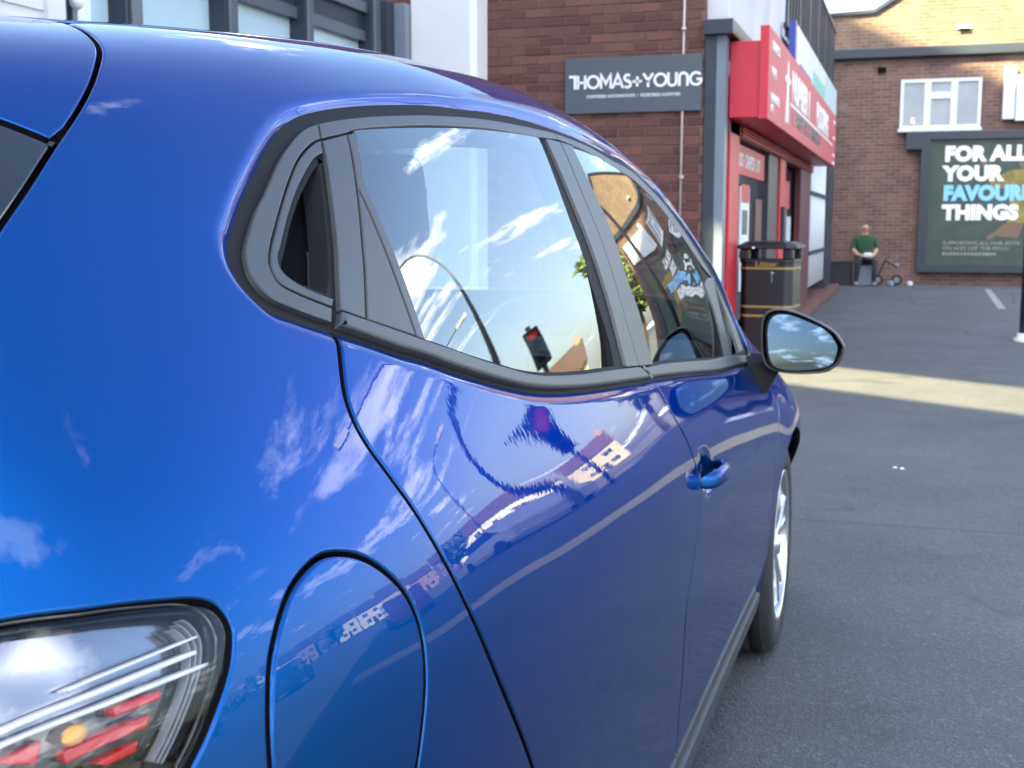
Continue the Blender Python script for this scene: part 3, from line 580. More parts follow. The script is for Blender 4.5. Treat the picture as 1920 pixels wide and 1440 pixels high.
# a belt of trees that reads as one mass beyond the road
rr = random.Random(11); vs_, fs_ = [], []
for k in range(5200):
    az = R_(rr.uniform(60, 112)); d_ = rr.uniform(92, 104); hh = 4.2+1.3*math.sin(az*37)+0.9*math.sin(az*83+1)
    q = Vector((1+d_*math.sin(az), 1+d_*math.cos(az), max(0.2, rr.random()**0.6*hh))); u = Vector((rr.gauss(0,1), rr.gauss(0,1), rr.gauss(0,1))).normalized(); v = u.orthogonal().normalized(); s_ = rr.uniform(0.4, 0.9)
    b_ = len(vs_); vs_ += [q-u*s_, q+v*s_*0.6, q+u*s_, q-v*s_*0.6]; fs_.append((b_, b_+1, b_+2, b_+3))
tag(MB().add(vs_, fs_).build('distant_wood', M['leaf']), 'belt of distant trees beyond the road reflected low in the car', 'trees', kind='stuff')
def tree(loc, h_, r_, seed, label):
    rr = random.Random(seed); e = empty('broadleaf_tree', loc); tag(e, label, 'tree', 'trees across the road')
    tk = MB(); tk.tube([(0,0,0),(0.05,0,h_*0.25),(0,0.06,h_*0.55)], [0.22, 0.17, 0.09], 9)
    for k in range(7):
        a = rr.uniform(0, 6.28); z0 = h_*rr.uniform(0.28, 0.5); tk.tube([(0,0,z0), (math.cos(a)*r_*0.35, math.sin(a)*r_*0.35, z0+h_*0.14), (math.cos(a)*r_*0.7, math.sin(a)*r_*0.7, z0+h_*0.28)], [0.08, 0.05, 0.02], 6)
    tk.build('trunk', M['bark'], e, smooth=True)
    vs_, fs_ = [], []
    cl = [(Vector((rr.gauss(0, 1)*r_*0.42, rr.gauss(0, 1)*r_*0.42, h_*rr.uniform(0.34, 0.93))), r_*rr.uniform(0.22, 0.42)) for _ in range(26)]
    for c, cr_ in cl:
        for k in range(150):
            d = Vector((rr.gauss(0,1), rr.gauss(0,1), rr.gauss(0,1))).normalized()*cr_*rr.uniform(0.55, 1.05)
            p = c+d; u = Vector((rr.gauss(0,1), rr.gauss(0,1), rr.gauss(0,1))).normalized(); v = u.orthogonal().normalized(); s_ = rr.uniform(0.14, 0.30)
            b = len(vs_); vs_ += [p-u*s_, p+v*s_*0.55, p+u*s_, p-v*s_*0.55]; fs_.append((b, b+1, b+2, b+3))
    MB().add(vs_, fs_).build('crown', M['leaf'], e)
for x_, y_, h_, r_, sd, lb in ((7.7, 40.0, 7.5, 1.9, 1, 'tall green tree reflected at the front of the rear window'), (30.0, 62.0, 5.0, 2.3, 2, 'small round tree standing before the reflected terrace'),
                            (50.0, 52.0, 5.0, 2.6, 6, 'spreading tree at the far end of the reflected terrace')): tree((x_, y_, 0), h_, r_, sd, lb)
def small_car(loc, rz, m_, label):
    e = empty('distant_car', loc, rz); tag(e, label, 'car', 'cars parked across the road')
    MB().prism([(-2.0,0.28),(2.0,0.28),(2.05,0.62),(1.9,0.80),(1.05,0.92),(0.45,1.40),(-1.15,1.44),(-1.85,0.98),(-2.02,0.90)], -0.82, 0.82, 'y').build('body', m_, e, bevel=0.08, segs=3)
    MB().prism([(0.98,0.94),(0.45,1.34),(-1.10,1.37),(-1.65,0.98)], -0.835, 0.835, 'y').build('side_windows', M['house_pane'], e)
    for x_ in (-1.3, 1.3):
        for y_ in (-0.8, 0.8): MB().lathe([(0.0, -0.10), (0.31, -0.10), (0.31, 0.10), (0.0, 0.10)], (x_, y_, 0.31), 'y', 20).build('wheel', M['tyre'], e)
for x_, y_, rz, c_, lb in ((11.5, 16.5, 50, (0.35, 0.01, 0.02), 'red car parked across the road'), (15.5, 11.5, 60, (0.02, 0.03, 0.12), 'dark blue car parked across the road'), (9.0, 22.0, 35, (0.7, 0.7, 0.7), 'white car parked across the road'), (18.0, 5.0, 75, (0.08, 0.08, 0.09), 'grey car parked across the road')):
    small_car((x_, y_, 0), R_(rz), mat('car_paint', c_, 0.3, coat=1.0), lb)
# ================================================================== THE CAR
# ---- car body surface: P(y,s), s = section coordinate from sill to roof centre
YK = [0.30,0.38,0.50,0.60,0.70,0.90,1.20,1.60,2.00,2.40,2.65,2.90,3.20,3.40,3.55,3.80,4.10,4.28,4.38]
# each row: 17 (x,z) points of the half section at that station
SEC = {
0.30:[(.55,.20),(.60,.22),(.62,.30),(.63,.40),(.64,.52),(.63,.62),(.61,.70),(.58,.75),(.54,.78),(.50,.80),(.45,.815),(.40,.825),(.34,.832),(.28,.836),(.22,.838),(.15,.84),(.05,.84)],
0.38:[(.62,.20),(.69,.21),(.72,.30),(.735,.40),(.745,.54),(.745,.68),(.738,.80),(.72,.88),(.685,.95),(.64,.995),(.585,1.03),(.53,1.05),(.46,1.062),(.39,1.068),(.30,1.072),(.20,1.075),(.07,1.075)],
0.50:[(.66,.19),(.745,.20),(.785,.28),(.80,.40),(.81,.55),(.815,.70),(.818,.83),(.807,.94),(.775,1.035),(.73,1.11),(.67,1.18),(.615,1.235),(.55,1.275),(.47,1.30),(.37,1.315),(.25,1.325),(.09,1.33)],
0.60:[(.68,.19),(.765,.20),(.81,.28),(.832,.40),(.845,.55),(.852,.70),(.856,.83),(.846,.945),(.81,1.045),(.755,1.125),(.688,1.205),(.632,1.28),(.572,1.335),(.49,1.37),(.385,1.387),(.26,1.397),(.09,1.40)],
0.70:[(.69,.19),(.78,.195),(.825,.275),(.845,.40),(.862,.55),(.87,.70),(.873,.83),(.862,.95),(.825,1.045),(.766,1.13),(.700,1.217),(.645,1.298),(.588,1.36),(.505,1.40),(.395,1.417),(.265,1.426),(.09,1.43)],
0.90:[(.70,.185),(.79,.19),(.835,.27),(.856,.40),(.876,.55),(.886,.70),(.888,.83),(.876,.945),(.838,1.04),(.782,1.125),(.717,1.22),(.660,1.31),(.605,1.38),(.525,1.42),(.41,1.437),(.275,1.446),(.095,1.45)],
1.20:[(.71,.18),(.797,.185),(.84,.265),(.856,.40),(.872,.55),(.884,.70),(.888,.83),(.874,.94),(.84,1.035),(.79,1.12),(.730,1.22),(.674,1.32),(.622,1.395),(.545,1.437),(.43,1.455),(.29,1.464),(.10,1.468)],
1.60:[(.71,.18),(.80,.185),(.838,.265),(.852,.40),(.868,.55),(.882,.70),(.888,.82),(.872,.925),(.838,1.02),(.79,1.11),(.735,1.215),(.682,1.32),(.632,1.40),(.557,1.450),(.44,1.473),(.30,1.485),(.10,1.49)],
2.00:[(.71,.18),(.80,.185),(.836,.265),(.85,.40),(.868,.545),(.882,.685),(.884,.80),(.864,.905),(.832,1.0),(.788,1.095),(.738,1.205),(.686,1.315),(.636,1.40),(.562,1.455),(.448,1.480),(.305,1.492),(.10,1.497)],
2.40:[(.71,.18),(.80,.185),(.836,.265),(.85,.40),(.868,.54),(.880,.665),(.879,.775),(.858,.875),(.826,.965),(.785,1.06),(.738,1.17),(.688,1.285),(.638,1.38),(.568,1.437),(.455,1.463),(.31,1.477),(.10,1.483)],
2.65:[(.71,.18),(.80,.185),(.836,.265),(.851,.395),(.869,.53),(.880,.65),(.877,.76),(.854,.855),(.82,.94),(.78,1.03),(.736,1.13),(.690,1.24),(.642,1.338),(.578,1.402),(.467,1.432),(.318,1.447),(.10,1.453)],
2.90:[(.71,.18),(.80,.185),(.837,.265),(.853,.39),(.871,.52),(.881,.635),(.877,.745),(.850,.835),(.813,.91),(.775,.99),(.735,1.08),(.695,1.18),(.653,1.272),(.598,1.343),(.487,1.378),(.33,1.397),(.10,1.403)],
3.20:[(.71,.18),(.80,.185),(.84,.265),(.858,.385),(.876,.51),(.886,.62),(.880,.725),(.849,.812),(.808,.875),(.770,.935),(.737,1.00),(.710,1.075),(.680,1.150),(.640,1.213),(.53,1.253),(.35,1.275),(.11,1.283)],
3.40:[(.71,.18),(.80,.185),(.845,.265),(.867,.385),(.886,.51),(.894,.61),(.884,.71),(.850,.795),(.806,.853),(.768,.895),(.742,.94),(.722,.992),(.700,1.043),(.665,1.082),(.55,1.112),(.36,1.13),(.11,1.137)],
3.55:[(.71,.18),(.80,.185),(.848,.265),(.872,.385),(.892,.51),(.899,.605),(.887,.70),(.852,.782),(.806,.838),(.765,.872),(.733,.902),(.706,.932),(.675,.957),(.63,.975),(.53,.993),(.35,1.007),(.11,1.012)],
3.80:[(.70,.19),(.79,.20),(.84,.275),(.866,.39),(.888,.51),(.897,.60),(.884,.685),(.848,.76),(.80,.81),(.752,.838),(.706,.86),(.66,.876),(.60,.888),(.52,.90),(.41,.912),(.27,.922),(.09,.926)],
4.10:[(.62,.20),(.70,.21),(.755,.285),(.785,.39),(.80,.49),(.80,.57),(.785,.64),(.75,.70),(.70,.74),(.65,.765),(.60,.783),(.55,.795),(.49,.805),(.42,.814),(.33,.822),(.22,.828),(.07,.83)],
4.28:[(.45,.22),(.52,.23),(.56,.29),(.58,.38),(.59,.46),(.585,.53),(.57,.585),(.54,.63),(.50,.66),(.46,.68),(.42,.694),(.38,.704),(.34,.712),(.29,.718),(.22,.722),(.15,.725),(.05,.726)],
4.38:[(.20,.26),(.24,.27),(.26,.31),(.27,.37),(.275,.43),(.27,.48),(.26,.52),(.25,.55),(.23,.57),(.21,.585),(.19,.595),(.17,.603),(.15,.608),(.12,.612),(.09,.614),(.06,.615),(.02,.615)]}
for _y,_d in ((.60,-.014),(.70,-.018),(.90,-.013),(1.20,.001),(1.60,.014),(2.00,.016),(2.40,.010),(2.65,.018)):
    SEC[_y]=[(a,b+_d*(0 if j<12 else .4 if j==12 else 1)) for j,(a,b) in enumerate(SEC[_y])]
for _y,_d in ((2.90,.020),(3.20,.028),(3.40,.050),(3.55,.055),(3.80,.035),(4.10,.02)):
    SEC[_y]=[(a,b+_d*min(1,max(0,(j-6.5)/4))) for j,(a,b) in enumerate(SEC[_y])]
for _y in (3.55,3.80):
    SEC[_y]=[(a+(.006 if 3<j<7 else 0),b+(.012 if 4<j<7 else 0)) for j,(a,b) in enumerate(SEC[_y])]
for _y,_k in ((.90,.35),(1.20,1.0),(1.60,1.0),(2.00,1.0),(2.40,.95),(2.65,.8),(2.90,.5),(3.20,.2)):      # fuller shoulder, rounder side glass
    _d={7:-.004,8:-.019,9:-.003,10:.011,11:.011,12:.002}
    SEC[_y]=[(a+_k*_d.get(j,0),b) for j,(a,b) in enumerate(SEC[_y])]
SEC[3.80]=[(a-(.026,.026,.026,.024,.012)[j] if j<5 else a,b) for j,(a,b) in enumerate(SEC[3.80])]; SEC[4.10]=[(a-.03,b) for a,b in SEC[4.10]]
for _y in YK:
    if .5<_y<3.9: SEC[_y]=[(a+(.012,.016,.012,.006)[j] if j<4 else a,b) for j,(a,b) in enumerate(SEC[_y])]
def _pchip(xk,yk,x):
    xk=np.asarray(xk,float); yk=np.asarray(yk,float); h=np.diff(xk); d=np.diff(yk)/h
    m=np.zeros_like(yk)
    w1=2*h[1:]+h[:-1]; w2=h[1:]+2*h[:-1]
    ok=(d[:-1]*d[1:])>0
    den=np.where(ok,w1/np.where(d[:-1]==0,1,d[:-1])+w2/np.where(d[1:]==0,1,d[1:]),1)
    m[1:-1]=np.where(ok,(w1+w2)/den,0); m[0]=d[0]; m[-1]=d[-1]
    i=np.clip(np.searchsorted(xk,x)-1,0,len(h)-1); t=(x-xk[i])/h[i]
    return (yk[i]*(1+2*t)*(1-t)**2+h[i]*m[i]*t*(1-t)**2+yk[i+1]*t*t*(3-2*t)+h[i]*m[i+1]*t*t*(t-1))
_yg=np.arange(0.20,4.50,0.01); _NJ=17
def _build():
    xs=np.zeros((_NJ,len(_yg))); zs=np.zeros((_NJ,len(_yg)))
    k=np.exp(-0.5*(np.arange(-24,25)*0.01/0.055)**2); k/=k.sum()
    for j in range(_NJ):
        for c,o in ((0,xs),(1,zs)):
            v=_pchip(YK,[SEC[y][j][c] for y in YK],np.clip(_yg,YK[0],YK[-1]))
            o[j]=np.convolve(np.pad(v,24,mode='edge'),k,mode='valid')
    return xs,zs
_XS,_ZS=_build()
def _cub(tab,y):
    # cubic B-spline-quality lookup (Catmull-Rom on a fine, already smoothed grid)
    f=(np.asarray(y,float)-_yg[0])/0.01; i=np.clip(f.astype(int),1,len(_yg)-3); t=f-i
    p0,p1,p2,p3=tab[:,i-1],tab[:,i],tab[:,i+1],tab[:,i+2]
    return 0.5*((2*p1)+(-p0+p2)*t+(2*p0-5*p1+4*p2-p3)*t*t+(-p0+3*p1-3*p2+p3)*t**3)
SMAX=float(_NJ-2)+0.5
def base(y,s):
    """surface point; s in [0,15.5]; s runs sill -> roof centre line"""
    y=np.atleast_1d(np.asarray(y,float)); s=np.atleast_1d(np.asarray(s,float))
    X=_cub(_XS,y); Z=_cub(_ZS,y)
    # mirrored ghosts past the centre line, doubled ghost below the sill
    X=np.vstack([2*X[0]-X[1],X,-X[-1],-X[-2]]); Z=np.vstack([2*Z[0]-Z[1],Z,Z[-1],Z[-2]])
    i=np.clip(np.floor(s).astype(int),0,_NJ-1); t=s-i; n=np.arange(len(s))
    b=((1-t)**3/6,(3*t**3-6*t*t+4)/6,(-3*t**3+3*t*t+3*t+1)/6,t**3/6)
    x=sum(b[k]*X[np.clip(i+k,0,_NJ+2),n] for k in range(4)); z=sum(b[k]*Z[np.clip(i+k,0,_NJ+2),n] for k in range(4))
    return np.stack([x,y,z],1)

TRACE = {
 'dlo': [(0.9045, 9.358), (0.8974, 9.372), (0.8714, 9.448), (0.8474, 9.53), (0.831, 9.593), (0.823, 9.69), (0.8185, 9.793), (0.8195, 9.912), (0.8247, 10.012), (0.8324, 10.104), (0.8426, 10.179), (0.877, 10.427), (0.9119, 10.655), (0.9554, 10.927), (0.9961, 11.159), (1.0258, 11.289), (1.0597, 11.401), (1.0996, 11.486), (1.1583, 11.582), (1.2489, 11.696), (1.3266, 11.774), (1.4342, 11.859), (1.558, 11.909), (1.7078, 11.984), (1.8665, 11.984), (2.0438, 11.916), (2.1892, 11.908), (2.367, 11.928), (2.5318, 12.032), (2.7551, 12.099), (2.8828, 11.959), (3.0419, 11.952), (3.2009, 11.876), (3.3051, 11.8), (3.3989, 10.924), (3.4471, 10.088), (3.3539, 8.531), (3.1825, 8.008), (2.7059, 7.867), (2.1797, 7.887), (1.8852, 7.96), (1.7888, 7.997), (1.5708, 8.102), (1.4393, 8.187), (1.3522, 8.268), (1.2756, 8.37), (1.2104, 8.5), (1.1406, 8.669), (1.0807, 8.83), (1.0305, 8.988), (0.9883, 9.097), (0.9412, 9.248)],
 'seal_in': [(0.9008, 9.389), (0.8759, 9.468), (0.8535, 9.553), (0.838, 9.62), (0.83, 9.713), (0.8276, 9.802), (0.829, 9.89), (0.8358, 9.999), (0.8439, 10.087), (0.881, 10.359), (0.9162, 10.568), (0.9649, 10.872), (1.008, 11.095), (1.0414, 11.236), (1.0765, 11.323), (1.125, 11.397), (1.2071, 11.498), (1.3003, 11.592), (1.3692, 11.651), (1.5307, 11.752), (1.6739, 11.808), (1.8352, 11.836), (1.9359, 11.848), (2.0199, 11.813), (2.1583, 11.783), (2.3178, 11.739), (2.538, 11.834), (2.7426, 11.739), (2.8955, 11.404), (3.0547, 11.212), (3.1879, 11.111), (3.286, 10.346), (3.3342, 9.582), (3.2613, 8.521)],
 'rear_glass': [(1.1428, 11.229), (1.1124, 10.862), (1.0919, 10.604), (1.0847, 10.357), (1.0771, 9.965), (1.0663, 9.574), (1.0509, 9.112), (1.0985, 8.986), (1.1581, 8.822), (1.2286, 8.657), (1.2774, 8.551), (1.3428, 8.455), (1.4397, 8.374), (1.5414, 8.317), (1.6993, 8.248), (1.722, 8.655), (1.7273, 9.183), (1.732, 9.841), (1.7349, 10.389), (1.7595, 10.998), (1.7996, 11.607), (1.6277, 11.554), (1.488, 11.494), (1.3312, 11.392), (1.2346, 11.315)],
 'front_glass': [(1.9894, 11.558), (1.9655, 10.922), (1.9635, 10.358), (1.9486, 9.52), (1.9605, 9.047), (1.9501, 8.512), (1.9425, 8.139), (2.5142, 8.12), (2.8399, 8.177), (2.8851, 8.615), (2.9247, 9.219), (2.9169, 9.712), (2.9166, 10.088), (2.9735, 10.67), (2.8465, 10.955), (2.6797, 11.324), (2.4657, 11.385), (2.2924, 11.483), (2.1396, 11.546)],
 'q_glass': [(2.9525, 8.215), (3.1693, 8.34), (3.2189, 8.82), (3.2736, 9.91), (3.2425, 10.619), (3.2215, 11.112)],
 'band_bot': [(1.0602, 11.116), (1.1196, 11.21), (1.1479, 11.272), (1.242, 11.37), (1.341, 11.461), (1.4987, 11.56), (1.6389, 11.617), (1.7957, 11.642), (1.8272, 11.649), (1.927, 11.695), (2.0115, 11.658), (2.1144, 11.599), (2.2651, 11.53), (2.4707, 11.501)],
 'q_in': [(1.0602, 11.116), (1.0449, 11.081), (1.0193, 10.985), (0.9915, 10.849), (0.9542, 10.615), (0.9133, 10.331), (0.8804, 10.091), (0.8642, 9.953), (0.859, 9.869), (0.8578, 9.775), (0.8655, 9.709), (0.8885, 9.611), (0.9149, 9.519)],
 'pocket': [(1.0481, 10.956), (1.0306, 10.906), (1.0106, 10.818), (0.9699, 10.595), (0.9323, 10.354), (0.8903, 10.051), (0.8807, 9.985), (0.8738, 9.891), (0.8764, 9.817), (0.8854, 9.745), (0.9027, 9.669), (0.9263, 9.592)],
 'pA_left': [(1.0605, 11.11), (1.0488, 10.945), (1.0257, 10.651), (0.9994, 10.324), (0.9746, 10.032), (0.9455, 9.729), (0.923, 9.496)],
 'pA_right': [(1.1196, 11.21), (1.1008, 10.959), (1.073, 10.623), (1.0473, 10.322), (1.0202, 10.022), (1.0013, 9.81), (0.9584, 9.385)],
 'tri_r': [(1.073, 10.623), (1.0679, 10.321), (1.0557, 9.833), (1.0352, 9.166)],
 'belt_top': [(0.9216, 9.483), (0.9579, 9.38), (1.0026, 9.252), (1.0509, 9.112), (1.0985, 8.986), (1.1581, 8.822), (1.2286, 8.657), (1.2774, 8.551), (1.3428, 8.455), (1.4397, 8.374), (1.5414, 8.317), (1.6993, 8.248), (1.8356, 8.185), (1.9425, 8.139), (2.5142, 8.12), (3.3057, 8.322)],
 'bseal': [(1.8475, 11.667), (1.8171, 11.154), (1.7952, 10.562), (1.7873, 9.988), (1.7734, 9.108), (1.7474, 8.229)],
 'bgap': [(1.9436, 11.856), (1.9292, 11.677), (1.8789, 10.822), (1.8639, 9.995), (1.8468, 9.039), (1.8356, 8.185), (1.8852, 7.96)],
 'doorgap': [(0.9017, 9.365), (0.8733, 9.056), (0.8526, 8.8), (0.8438, 8.581), (0.8439, 8.375), (0.8527, 8.109), (0.8663, 7.768), (0.8776, 7.438), (0.8897, 7.135), (0.9053, 6.809), (0.9347, 6.348), (0.9742, 5.894), (1.0303, 5.34)],
 'tail': [(0.4992, 8.163), (0.532, 8.019), (0.5578, 7.938), (0.5796, 7.873), (0.5993, 7.813), (0.6092, 7.756), (0.6136, 7.692), (0.6155, 7.617), (0.6142, 7.546), (0.6071, 7.418), (0.5976, 7.307), (0.5871, 7.204), (0.5768, 7.106), (0.5636, 6.995)],
 'hatch': [(0.9311, 13.343), (0.9033, 12.939), (0.8806, 12.622), (0.8573, 12.325), (0.8271, 12.02), (0.7935, 11.7), (0.7538, 11.36), (0.7046, 10.989), (0.6628, 10.682), (0.6235, 10.421)],
 'finline': [(0.6805, 11.321), (0.6945, 11.191), (0.7083, 11.065)],
 'bshut': [(1.8852, 7.96), (1.9055, 7.664), (1.9238, 7.316), (1.9569, 6.964), (1.9828, 6.577), (1.9934, 6.305), (1.9872, 5.919), (1.9703, 5.596), (1.9433, 5.212), (1.9102, 4.643), (1.9231, 4.206), (1.9459, 3.713)],
 'fshut': [(3.3302, 7.123), (3.3505, 6.796), (3.3676, 6.455), (3.2874, 5.961), (3.2213, 5.32), (3.1909, 4.541), (3.2222, 3.608), (3.1286, 2.915), (3.003, 2.449)],
 'fuel': [(0.7398, 7.727), (0.7193, 7.756), (0.6984, 7.725), (0.6756, 7.642), (0.6557, 7.499), (0.6368, 7.289), (0.6247, 7.007), (0.6194, 6.77), (0.7757, 6.207), (0.7872, 6.385), (0.8011, 6.626), (0.8094, 6.871), (0.8103, 7.087), (0.8028, 7.299), (0.7838, 7.506), (0.7619, 7.65)],
 'tail_line_a': [(0.4821, 7.622), (0.5319, 7.556), (0.5991, 7.529)],
 'tail_line_b': [(0.4802, 7.552), (0.5322, 7.474), (0.6049, 7.435)],
 'tail_line_c': [(0.5183, 7.642), (0.556, 7.621), (0.6037, 7.611)],
 'tail_red_a': [(0.5392, 7.434), (0.5679, 7.416), (0.5669, 7.368), (0.5383, 7.385)],
 'tail_red_b': [(0.5085, 7.341), (0.558, 7.316), (0.5548, 7.259), (0.5076, 7.28)],
 'tail_red_c': [(0.522, 7.199), (0.5472, 7.211), (0.5444, 7.16), (0.5273, 7.162)],
 'tail_red_d': [(0.4784, 7.482), (0.5004, 7.457), (0.4951, 7.356), (0.4858, 7.416)],
 'tail_amber': [(0.5169, 7.392)],
 'handle': [(1.9902, 6.276), (2.4353, 6.027), (2.1814, 6.163)],
 'front_band_bot': [(1.927, 11.695), (2.0115, 11.658), (2.1144, 11.599), (2.2651, 11.53), (2.4707, 11.501), (2.6685, 11.393), (2.8289, 11.022), (2.9563, 10.761), (3.0739, 10.782), (3.2019, 10.966), (3.2157, 10.431), (3.237, 9.704), (3.1951, 8.942), (3.1396, 8.388)],
 'crease': [(1.069, 11.652), (1.1466, 11.757), (1.2925, 11.928), (1.4731, 12.094), (1.6474, 12.202), (1.8447, 12.232), (2.0639, 12.153), (2.3209, 12.141)],
 'hatch_low': [(0.5831, 10.115), (0.5465, 9.677), (0.5164, 9.17), (0.4964, 8.654)],
 'tail_left': (0.4851, 8.242),
 'mirror_out': [(0.8422, 0.9206), (0.8397, 0.9667), (0.8427, 1.006), (0.8581, 1.0252), (0.8857, 1.0312), (0.9266, 1.024), (0.9819, 1.0013), (1.0227, 0.977), (1.0428, 0.951), (1.0485, 0.9339), (1.038, 0.9002), (1.0193, 0.8821), (0.9937, 0.8718), (0.9325, 0.8668), (0.8821, 0.8717), (0.8537, 0.887)],
 'mirror_glass': [(0.863, 0.9208), (0.859, 0.9682), (0.8623, 0.9967), (0.8751, 1.0131), (0.8975, 1.0163), (0.9239, 1.0116), (0.982, 0.9875), (1.0162, 0.9684), (1.0322, 0.9502), (1.0342, 0.9303), (1.026, 0.9059), (1.0123, 0.8907), (0.993, 0.8833), (0.9317, 0.877), (0.8906, 0.881), (0.8717, 0.8939)],
}

KT = 0.105                                    # metres per unit of s, for triangulation in a nearly isometric plane
def crv(pts, n=6):
    """Catmull-Rom through traced points"""
    P = [np.array(p, float) for p in pts]; out = []
    for i in range(len(P)-1):
        p0 = P[max(i-1,0)]; p1 = P[i]; p2 = P[i+1]; p3 = P[min(i+2,len(P)-1)]
        for k in range(n):
            t = k/n
            out.append(tuple(0.5*((2*p1)+(-p0+p2)*t+(2*p0-5*p1+4*p2-p3)*t*t+(-p0+3*p1-3*p2+p3)*t**3)))
    out.append(tuple(P[-1])); return out
def s_at(y, z):
    ss = np.linspace(0.3, 13, 500); zz = base(np.full(500, y), ss)[:, 2]
    return float(np.interp(z, zz, ss))
T = TRACE
DLO = crv(T['dlo'][:36], 5) + [T['dlo'][36]] + crv(T['dlo'][37:], 5)
DLO_ = np.array([(a, b*KT) for a, b in DLO])
def seg_dist(pts, loop):
    A = loop; B = np.roll(loop, -1, axis=0); d = np.full(len(pts), 1e9)
    for a, b in zip(A, B):
        ab = b - a; L = (ab*ab).sum() + 1e-12
        t = np.clip(((pts-a)@ab)/L, 0, 1); q = pts - a - t[:, None]*ab
        d = np.minimum(d, (q*q).sum(1))
    return np.sqrt(d)
def inside(pts, loop):
    x, y = pts[:, 0], pts[:, 1]; c = np.zeros(len(pts), bool); n = len(loop)
    for i in range(n):
        x1, y1 = loop[i]; x2, y2 = loop[(i+1) % n]
        if y1 == y2: continue
        m = ((y1 > y) != (y2 > y)) & (x < (x2-x1)*(y-y1)/(y2-y1)+x1); c ^= m
    return c
ROLL_R, ROLL_H = 0.024, 0.011
HB = (2.10, 6.17)                              # centre of the door-handle bowl
CREASE = np.array([(a, b*KT) for a, b in crv(T['crease'], 4)])
def height(y, s, roll):
    h = np.zeros(len(y))
    if roll:
        p = np.stack([y, s*KT], 1)
        near = (y > 0.6) & (y < 3.6) & (s > 6.5) & (s < 13.5)
        if near.any():
            d = seg_dist(p[near], DLO_); x = np.clip((ROLL_R-d)/ROLL_R, 0, 1)
            h[near] -= ROLL_H*x*x
        e = ((y-HB[0])/0.085)**2 + ((s-HB[1])/0.42)**2
        h -= 0.020*np.clip(1-e, 0, 1)**2
    return h
def surf(y, s, roll=True, off=0.0):
    """points and normals of the body surface"""
    y = np.asarray(y, float); s = np.asarray(s, float)
    def full(yy, ss):
        p = base(yy, ss); e1, e2 = 1e-3, 1e-2
        n = np.cross(base(yy+e1, ss)-base(yy-e1, ss), base(yy, ss+e2)-base(yy, ss-e2)); n /= np.linalg.norm(n, axis=1)[:, None]+1e-12
        return p + n*(height(yy, ss, roll)+(off(yy, ss) if callable(off) else off))[:, None]
    P = full(y, s); e1, e2 = 1.2e-3, 1.2e-2
    N = np.cross(full(y+e1, s)-full(y-e1, s), full(y, s+e2)-full(y, s-e2)); N /= np.linalg.norm(N, axis=1)[:, None]+1e-12
    return P, N
def resample(loop, step):
    out = []; n = len(loop)
    for i in range(n):
        a = np.array(loop[i]); b = np.array(loop[(i+1) % n]); L = np.hypot(*(b-a))
        if L < 1e-5: continue
        k = max(1, int(math.ceil(L/step)))
        out += [tuple(a+(b-a)*j/k) for j in range(k)]
    res = [out[0]]
    for p in out[1:]:
        if math.hypot(p[0]-res[-1][0], p[1]-res[-1][1]) > 0.0012: res.append(p)
    return np.array(res)
def offset_loop(L, d, centre):
    """shift every vertex d to the left of the walking direction"""
    if d == 0: return L.copy()
    e = np.roll(L, -1, 0)-L; e /= np.linalg.norm(e, axis=1)[:, None]+1e-12
    n2 = np.stack([-e[:, 1], e[:, 0]], 1); n1 = np.roll(n2, 1, 0)
    m = n1+n2; k = np.clip(1+(n1*n2).sum(1), 0.5, 2); m = m/k[:, None]
    O = L+m*d
    if centre is not None:
        c = L[:, 1] > centre-1e-4; O[c, 1] = L[c, 1]
    return O
